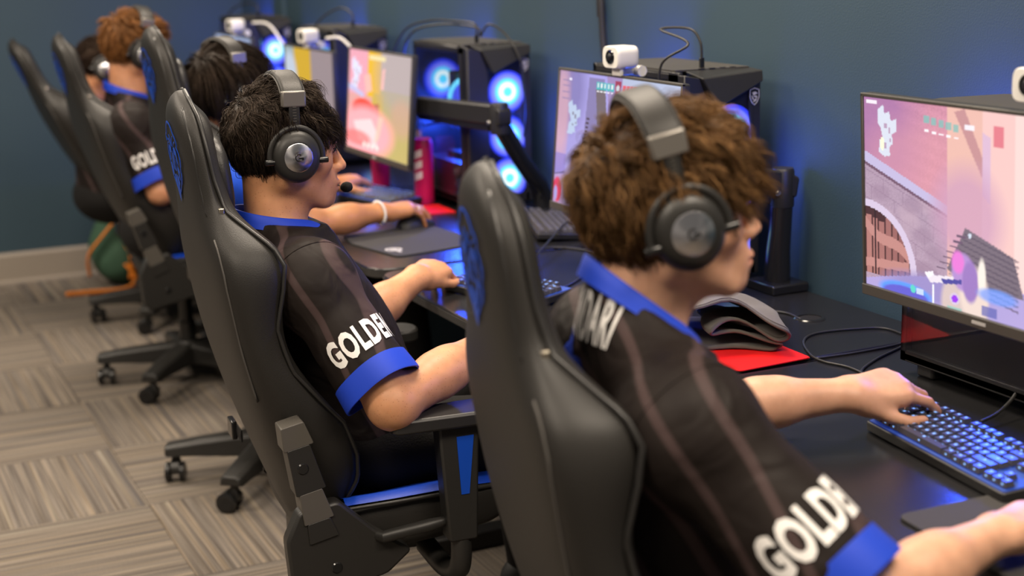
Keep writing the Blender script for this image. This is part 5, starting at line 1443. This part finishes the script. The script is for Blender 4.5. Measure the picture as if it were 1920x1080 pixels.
# ------------------------------------------------------------------ keyboards
def cap_mesh(w, nm, mats):
    h = .0165 / 2; ww = w / 2; g = G()
    b = [(-ww, -h), (ww, -h), (ww, h), (-ww, h)]
    g.add([(x, y, 0) for x, y in b] + [(x - math.copysign(.0022, x), y * .74 + .0008, .0082) for x, y in b], [(0, 1, 5, 4), (1, 2, 6, 5), (2, 3, 7, 6), (3, 0, 4, 7), (4, 5, 6, 7)])
    g.mi = 1
    l = min(.0028, ww * .5); g.add([(-l, .0002, .0084), (l, .0002, .0084), (l, .0048, .0084), (-l, .0048, .0084)], [(0, 1, 2, 3)])
    g.add([(-l * .8, -h * .93, .0028), (l * .8, -h * .93, .0028), (l * .8, -h * .86, .0055), (-l * .8, -h * .86, .0055)], [(0, 1, 2, 3)])
    return g
ROWS = [[1, None, 1, 1, 1, 1, None, 1, 1, 1, 1, None, 1, 1, 1], [1] * 13 + [2], [1.5] + [1] * 12 + [1.5], [1.75] + [1] * 11 + [2.25], [2.25] + [1] * 10 + [2.75], [1.25, 1.25, 1.25, 6.25, 1.25, 1.25, 1.25, 1.25]]
def make_keyboard(label, c, rz, capm='keycap', leg='legend', glow=True, nav=True, tilt=3.5):
    """local x runs to the typist's right, y away from the typist"""
    t = thing('keyboard', label, 'keyboard', (c[0], c[1], DZ), 0, 'mechanical keyboards on the desks')
    t.rotation_euler = (math.radians(tilt), 0, math.radians(rz)); U = .019
    wid = (15 + (3.4 if nav else 0)) * U + .012; dep = 6.4 * U + .014
    t.location.z = DZ + .006 + math.sin(math.radians(tilt)) * dep / 2
    O('chassis', G().prism(rrect(wid, dep, .006, 3), -.004, .012), 'case', t, 30, bev=.002)
    pl = O('plate', G().prism(rrect(wid - .008, dep - .008, .004, 2), .012, .0135), 'backlight' if glow else 'case_top', t, False)
    x0 = -wid / 2 + .006; cache = {}
    def key(x, y, u):
        if u not in cache:
            cache[u] = O('keycap', cap_mesh(u * U - .0022, 'keycap', None), [capm, leg], t, 30); k = cache[u]
        else:
            k = cache[u].copy(); COL.objects.link(k); k.parent = t
        k.location = (x, y, .0155)
    for r, row in enumerate(ROWS):
        y = dep / 2 - .007 - U * (.5 + r + (.3 if r else 0)); x = x0
        for u in row:
            if u is None: x += U * (.5 if r == 0 else 1); continue
            key(x + u * U / 2, y, u); x += u * U
        if nav:
            for q in range(3):
                if r in (1, 2) or r == 0 or (r == 4 and q == 1) or r == 5: key(x0 + (15.35 + q) * U + U / 2, y, 1)
    return t
make_keyboard('backlit black keyboard with blue keys under the nearest hand', (1.548, 1.675), -97, tilt=4)
make_keyboard('black keyboard half hidden by the nearest chair', (1.415, 3.045), -72, glow=True, nav=False)
make_keyboard('spare keyboard with dark grey keys lying by the black monitor arm', (1.862, 3.715), 73, 'keycap_grey', 'legend_dim', glow=False, nav=True)
make_keyboard('black keyboard with blue light under the hand of the player in blue', (1.618, 4.43), -76, 'keycap_grey', 'legend', glow=True, nav=False)

# ------------------------------------------------------------------ pads, mouse, folders, cloth, cans
def flat(name, pts, z0, z1, m, bev=.0012):
    c = np.mean(pts, 0)
    o = O(name, G().prism([(a - c[0], b - c[1]) for a, b in pts], 0, z1 - z0), m, None, 30, bev=bev)
    o.location = (c[0], c[1], z0); return o
o = flat('mouse_pad', fillet([(1.300, 1.542), (1.285, 1.30), (1.535, 1.28), (1.548, 1.538)], .022, 5), DZ + .0005, DZ + .0045, 'mousepad')
tag(o, 'plain black mouse pad at the lower right under the nearest arm', 'mouse pad')
t = thing('mouse_pad', 'black mouse pad with a white logo under the braceleted wrist', 'mouse pad', (1.47, 3.79, DZ + .0005))
O('pad', G().prism(fillet([(-.165, .02), (-.120, -.205), (.16, -.16), (.12, .19), (-.15, .15)], .02, 5), 0, .0035), 'mousepad', t, 30, bev=.001)
lp = atz(738, 468, DZ + .004); g = G()
for a, b in ((0, 0),):
    g.lathe([(0, .0002), (.012, .0002)], 20, T(lp[0] - 1.47, lp[1] - 3.79, .0040)); g.lathe([(.016, .0002), (.024, .0002)], 24, T(lp[0] - 1.47, lp[1] - 3.79, .0040))
    g.box((lp[0] - 1.47 + .004, lp[1] - 3.79 - .028, .0042), (.010, .03, .0004))
O('logo', g, 'logo_grey', t, False, fix=False)
mo = thing('mouse', 'black computer mouse under the hand with the bracelet', 'mouse', (1.545, 3.950, DZ + .004), math.radians(8))
g = G(); rings = []
for x, w, h in ((-.058, .012, .012), (-.052, .022, .022), (-.03, .030, .035), (0, .030, .038), (.03, .028, .030), (.052, .024, .018), (.060, .014, .009)):
    rings.append([(x, w * math.cos(a), max(.0, h * math.sin(a))) for a in np.linspace(0, math.pi, 9)] + [(x, -w * .5, 0), (x, w * .5, 0)])
O('shell', g.loft(rings), 'plastic', mo, 50); O('wheel', G().lathe([(0, -.004), (.010, -.004), (.011, 0), (.010, .004), (0, .004)], 16, T(.030, 0, .026) @ RX(90)), 'plastic_gloss', mo, 40)

fo = [atz(*p, DZ + .002)[:2] for p in ((1522, 672), (1396, 697), (1290, 640), (1400, 590), (1462, 622))]
fo = [(1.683, 2.255), (1.512, 2.245), (1.470, 2.50), (1.690, 2.53)]
t = thing('folder', 'bright red folder on the desk under the rumpled grey garment', 'folder', (1.59, 2.38, DZ + .0005))
O('cover', G().prism(fillet([(a - 1.59, b - 2.38) for a, b in fo], .012, 4), .0025, .0042), 'red_folder', t, 30)
O('back_cover', G().prism(fillet([(a - 1.585, b - 2.376) for a, b in fo], .012, 4), 0, .0016), 'red_folder', t, 30)
o = flat('folder', [(1.615, 4.13), (1.745, 4.12), (1.750, 4.27), (1.62, 4.285)], DZ + .0005, DZ + .0045, 'red_folder', .0006)  # solid folder added in place of a red reflection in the side glass
tag(o, 'small red folder lying at the foot of the computer with three blue fans', 'folder')
# rumpled grey garment: one cloth folded over itself, open edge to the front
prof = catmull([(-.115, .004), (-.02, .004), (.070, .004), (.092, .010), (.090, .022), (.040, .022), (-.010, .030), (-.016, .040), (.010, .046), (.060, .036), (.094, .028), (.108, .036), (.100, .052), (.050, .072), (-.02, .086), (-.085, .080), (-.125, .050), (-.140, .016), (-.135, .004)], 5)
g = G(); rows = []
for j in range(26):
    v = j / 25; e = (1 - .45 * v ** 2.2) * (1 if v < .96 else .8); row = []
    for k, (u, w) in enumerate(prof):
        wob = .005 * math.sin(u * 55 + v * 7) + .004 * math.sin(u * 30 - v * 11 + 1)
        uu = u * (1 - .12 * v) - .02 * v + .006 * math.sin(v * 9 + w * 60); ww = max(.0035, w * e + wob * min(1, w / .03) * (1 - .3 * v))
        vv = v * .20 + (.010 * math.sin(u * 40) + .006 * math.sin(k * .5)) * (1 - v) - .035 * (w / .09) * (1 - v)
        row.append((uu, vv, ww))
    rows.append(row)
rows = [[(a * 1.2, b * 1.2, c_ * 1.2) for a, b, c_ in r] for r in rows]
g.loft(rows, False, False)
t = thing('folded_garment', 'rumpled grey cloth garment lying on the red folder', 'clothing', (1.560, 2.385, DZ + .0048), math.radians(-34))
o = O('cloth', g, 'grey_cloth', t, True, fix=False); md = o.modifiers.new('thick', 'SOLIDIFY'); md.thickness = .005; md.offset = 0
hem = [(p[0], p[1] - .001, p[2] + .003) for p in rows[1]][len(prof) // 2:]
O('hem', G().tube(hem, .0022, 6), 'grey_cloth', t, True)
# pink cans
def make_can(label, p, h, stripes, m='pink'):
    t = thing('drink_can', label, 'can', (p[0], p[1], DZ + .0005), math.radians(-150))
    O('can_body', G().lathe([(0, .002), (.024, .002), (.027, 0), (.031, .008), (.031, h - .014), (.027, h - .004), (.0265, h), (.024, h - .003), (0, h - .004)], 28), m, t, 40)
    if stripes:
        for k in range(3):
            g = G(); z0 = h * .36 + k * .034; rings = []
            for i in range(9):
                a = math.radians(-30 + 60 * i / 8); zz = z0 + .012 * (i / 8)
                rings.append([(.0313 * math.cos(a), .0313 * math.sin(a), zz), (.0313 * math.cos(a), .0313 * math.sin(a), zz + .022)])
            O('stripe', g.loft(rings, False, False), 'white_print', t, True)
    return t
make_can('tall pink can with three slanted white stripes before the glass computer', (1.728, 4.325), .205, True)  # solid can added where the side glass would mirror one
make_can('pink can half hidden behind the alley monitor', (1.735, 4.735), .19, False)

# ------------------------------------------------------------------ cords on the desks
def cord(label, px, r=.0026, z=DZ + .003, lift=None):
    pts = [atz(a, b, z + (c[0] if c else 0)) for a, b, *c in px]; b = pts[0].copy(); b[2] = DZ
    o = O('cord', G().tube([q - b for q in catmull(pts, 8)], r, 7), 'cable', None, True); o.location = b
    tag(o, label, 'cable'); return o
cord('thin black cord looping over the desk to the nearest hand', [(1705, 632), (1660, 616), (1600, 617), (1530, 625), (1507, 640), (1520, 665), (1545, 678), (1590, 688), (1625, 703), (1650, 716)])
cord('second black cord crossing inside the loop by the dark computer', [(1705, 640), (1665, 650), (1600, 662), (1530, 672)])
cord('short black cord curving from the dark computer towards the nearest hand', [(1705, 643), (1680, 655), (1640, 675), (1615, 697), (1640, 712), (1655, 718)])
cord('black cord running from the grey garment into the cable hole', [(1410, 582), (1440, 583), (1475, 587), (1500, 598, -.002), (1507, 602, -.010)])
cord('black cord of the half hidden keyboard, looping behind the curly head', [(1000, 485, .02), (1030, 452, .03), (1058, 420, .035), (1072, 418, .03), (1100, 436, .01), (1125, 470)])
cord('black cord lying behind the nearest chair', [(990, 470), (1040, 464), (1090, 468), (1120, 477), (1110, 500), (1075, 530), (1040, 543)])
cord('keyboard lead rising at the right edge beside the blue keys', [(1840, 790, .01), (1870, 775, .015), (1900, 745, .03), (1925, 700, .06)], .003)
p = [np.array(atx(a, b, 1.80)) for a, b in ((752, 275), (775, 250), (800, 235), (830, 228))]
plug_cable('pair of black leads behind the alley monitor', [p[0] + [0, 0, -.06], p[0], p[1], p[2], p[3]], .004)

# ------------------------------------------------------------------ bracelet and ring
wr = np.array(P3['WR']); d3 = nrm(P3['dR']); t = thing('bracelet', 'white bead bracelet with blue and gold beads on the mousing wrist', 'bracelet', tuple(wr - d3 * .012))
a_ = nrm(np.cross(d3, [0, 0, 1])); b_ = np.cross(a_, d3); g = G()
beads = {}
for k in range(26):
    an = 2 * math.pi * k / 26; p = a_ * math.cos(an) * .038 + b_ * math.sin(an) * .0315
    m = 'blue_bead' if k in (17, 18, 22) else ('gold' if k in (19, 20) else 'brace_white')
    O('bead', G().lathe([(0, -.0042), (.003, -.003), (.0043, 0), (.003, .003), (0, .0042)], 10, T(*p)), m, t, True)

n3 = np.array(P3['nR'], float); n3 = nrm(n3 - d3 * n3.dot(d3)); ts3 = np.cross(n3, d3); K = wr + d3 * .087 - ts3 * .0105 + n3 * .004
df = nrm(d3 - ts3 * .034); fd = df * math.cos(math.radians(26)) - n3 * math.sin(math.radians(26)); rc = K + fd * .022
q1 = nrm(np.cross(fd, ts3)); q2 = np.cross(fd, q1)
o = O('finger_ring', G().tube([q1 * .0102 * math.cos(a) + q2 * .0102 * math.sin(a) for a in np.linspace(0, 2 * math.pi, 25)[:-1]], .0016, 8, True), 'metal', None, True)
o.location = rc; tag(o, 'silver ring on the finger of the braceleted hand', 'ring')

# ------------------------------------------------------------------ backpack by the end wall
t = thing('backpack', 'green backpack with orange straps on the floor by the end wall', 'backpack', (1.275, 7.10, 0), math.radians(-25))
F = Field((-.25, -.2, -.05), (.25, .2, .5), .012)
F.ell((0, 0, .17), (.15, .10, .17), None, 0); F.ell((0, -.06, .12), (.11, .07, .10), None, .03); F.ell((0, .02, .30), (.10, .08, .07), None, .04)
V, Fc = F.mesh(); V[:, 2] = np.maximum(V[:, 2], .002); V += (vnoise(V, 40, 2) * .006)[:, None] * np.array([1, 1, .2]); V[:, 2] = np.maximum(V[:, 2], .002)
NO('bag', V, Fc, 'green_bag', t)
for pts, r in (([(-.13, -.10, .06), (-.12, -.13, .16), (-.05, -.13, .25), (.02, -.10, .33)], .018), ([(.02, -.10, .33), (.06, -.14, .24), (.09, -.15, .16), (.08, -.15, .05)], .02), ([(.05, -.14, .12), (.10, -.16, .06), (.06, -.19, .012), (-.10, -.24, .010), (-.2, -.27, .010)], .014)):
    O('strap', G().tube(catmull(pts, 6), r, 8, flat=.35), 'orange_strap', t, True)
O('carry_handle', G().tube(catmull([(-.05, .03, .36), (-.03, .03, .40), (.03, .03, .40), (.05, .03, .36)], 5), .010, 8), 'black_cloth', t, True)

# ------------------------------------------------------------------ lettering on the jerseys
def sleeve_text(P, txt, S, E, f, size, sx, side, mats='white_print', bold=.0022, r=.078, slant=0.0):
    """print that wraps round the sleeve: x of the lettering becomes the angle round the arm"""
    S = np.array(P[S], float); E = np.array(P[E], float); ax = nrm(E - S)
    view = np.array(side, float); view = nrm(view - ax * view.dot(ax)); right = np.cross(-ax, view)
    V2, Fs = text2d(txt, size, bold, sx); out = []
    for x, y in V2:
        a = x / r; d = view * math.cos(a) + right * math.sin(a); o = S + (E - S) * f - ax * (y + slant * x)
        h = P['tree'].ray_cast(Vector(o + d * .125), Vector(-d), .125)
        p = (np.array(h[0]) if h[0] is not None else o + d * r) + d * .002
        out.append(p - P['L0'])
    return O('lettering', G().add(out, Fs), mats, P['root'], False, fix=False)
sleeve_text(P2, 'GOLDEN', 'SR', 'ER', .56, .068, .60, (.24, -1, 0), slant=.04, bold=.003)
sleeve_text(P1, 'GOLDEN', 'SR', 'ER', .63, .074, .60, (.20, -1, .1), r=.084, bold=.0032)
sleeve_text(P4, 'GOLDEN', 'SR', 'ER', .54, .062, .60, (.15, -1, 0))
# name and blue print on the upper back of the nearest player
a = np.array(aty(1045, 560, 1.745)); b = np.array(aty(1170, 640, 1.56)); mid = (a + b) / 2 
put_text(P1, 'name_print', 'GONDARI', aty(1112, 598, 1.64), (.04, -1, .0), (.35, 0, 1), .088, .0022, .29)
tr = P1['tree']; ctr = np.array([.87, 1.69, .975]); hw = []
def onback(u, v):
    q = ctr + np.array([-.3, -u, v]); h = tr.ray_cast(Vector(q), Vector((1, 0, 0)), .8)
    if h[0] is None: h = tr.find_nearest(Vector(ctr + np.array([0, -u, v])))
    return np.array(h[0]) + np.array(h[1]) * .002 - P1['L0']
g = G(); rows = []
for j in range(7):
    q = j / 6; rows.append([])
    for k in range(40):
        an = 2 * math.pi * k / 40; r = .055 * (1 + .22 * math.sin(5 * an) + .12 * math.sin(11 * an)) * max(q, .01); rows[-1].append(onback(math.cos(an) * r * 1.2, math.sin(an) * r))
g.loft(rows, True, False); O('back_print', g, 'jersey_blue', P1['root'], False, fix=False)
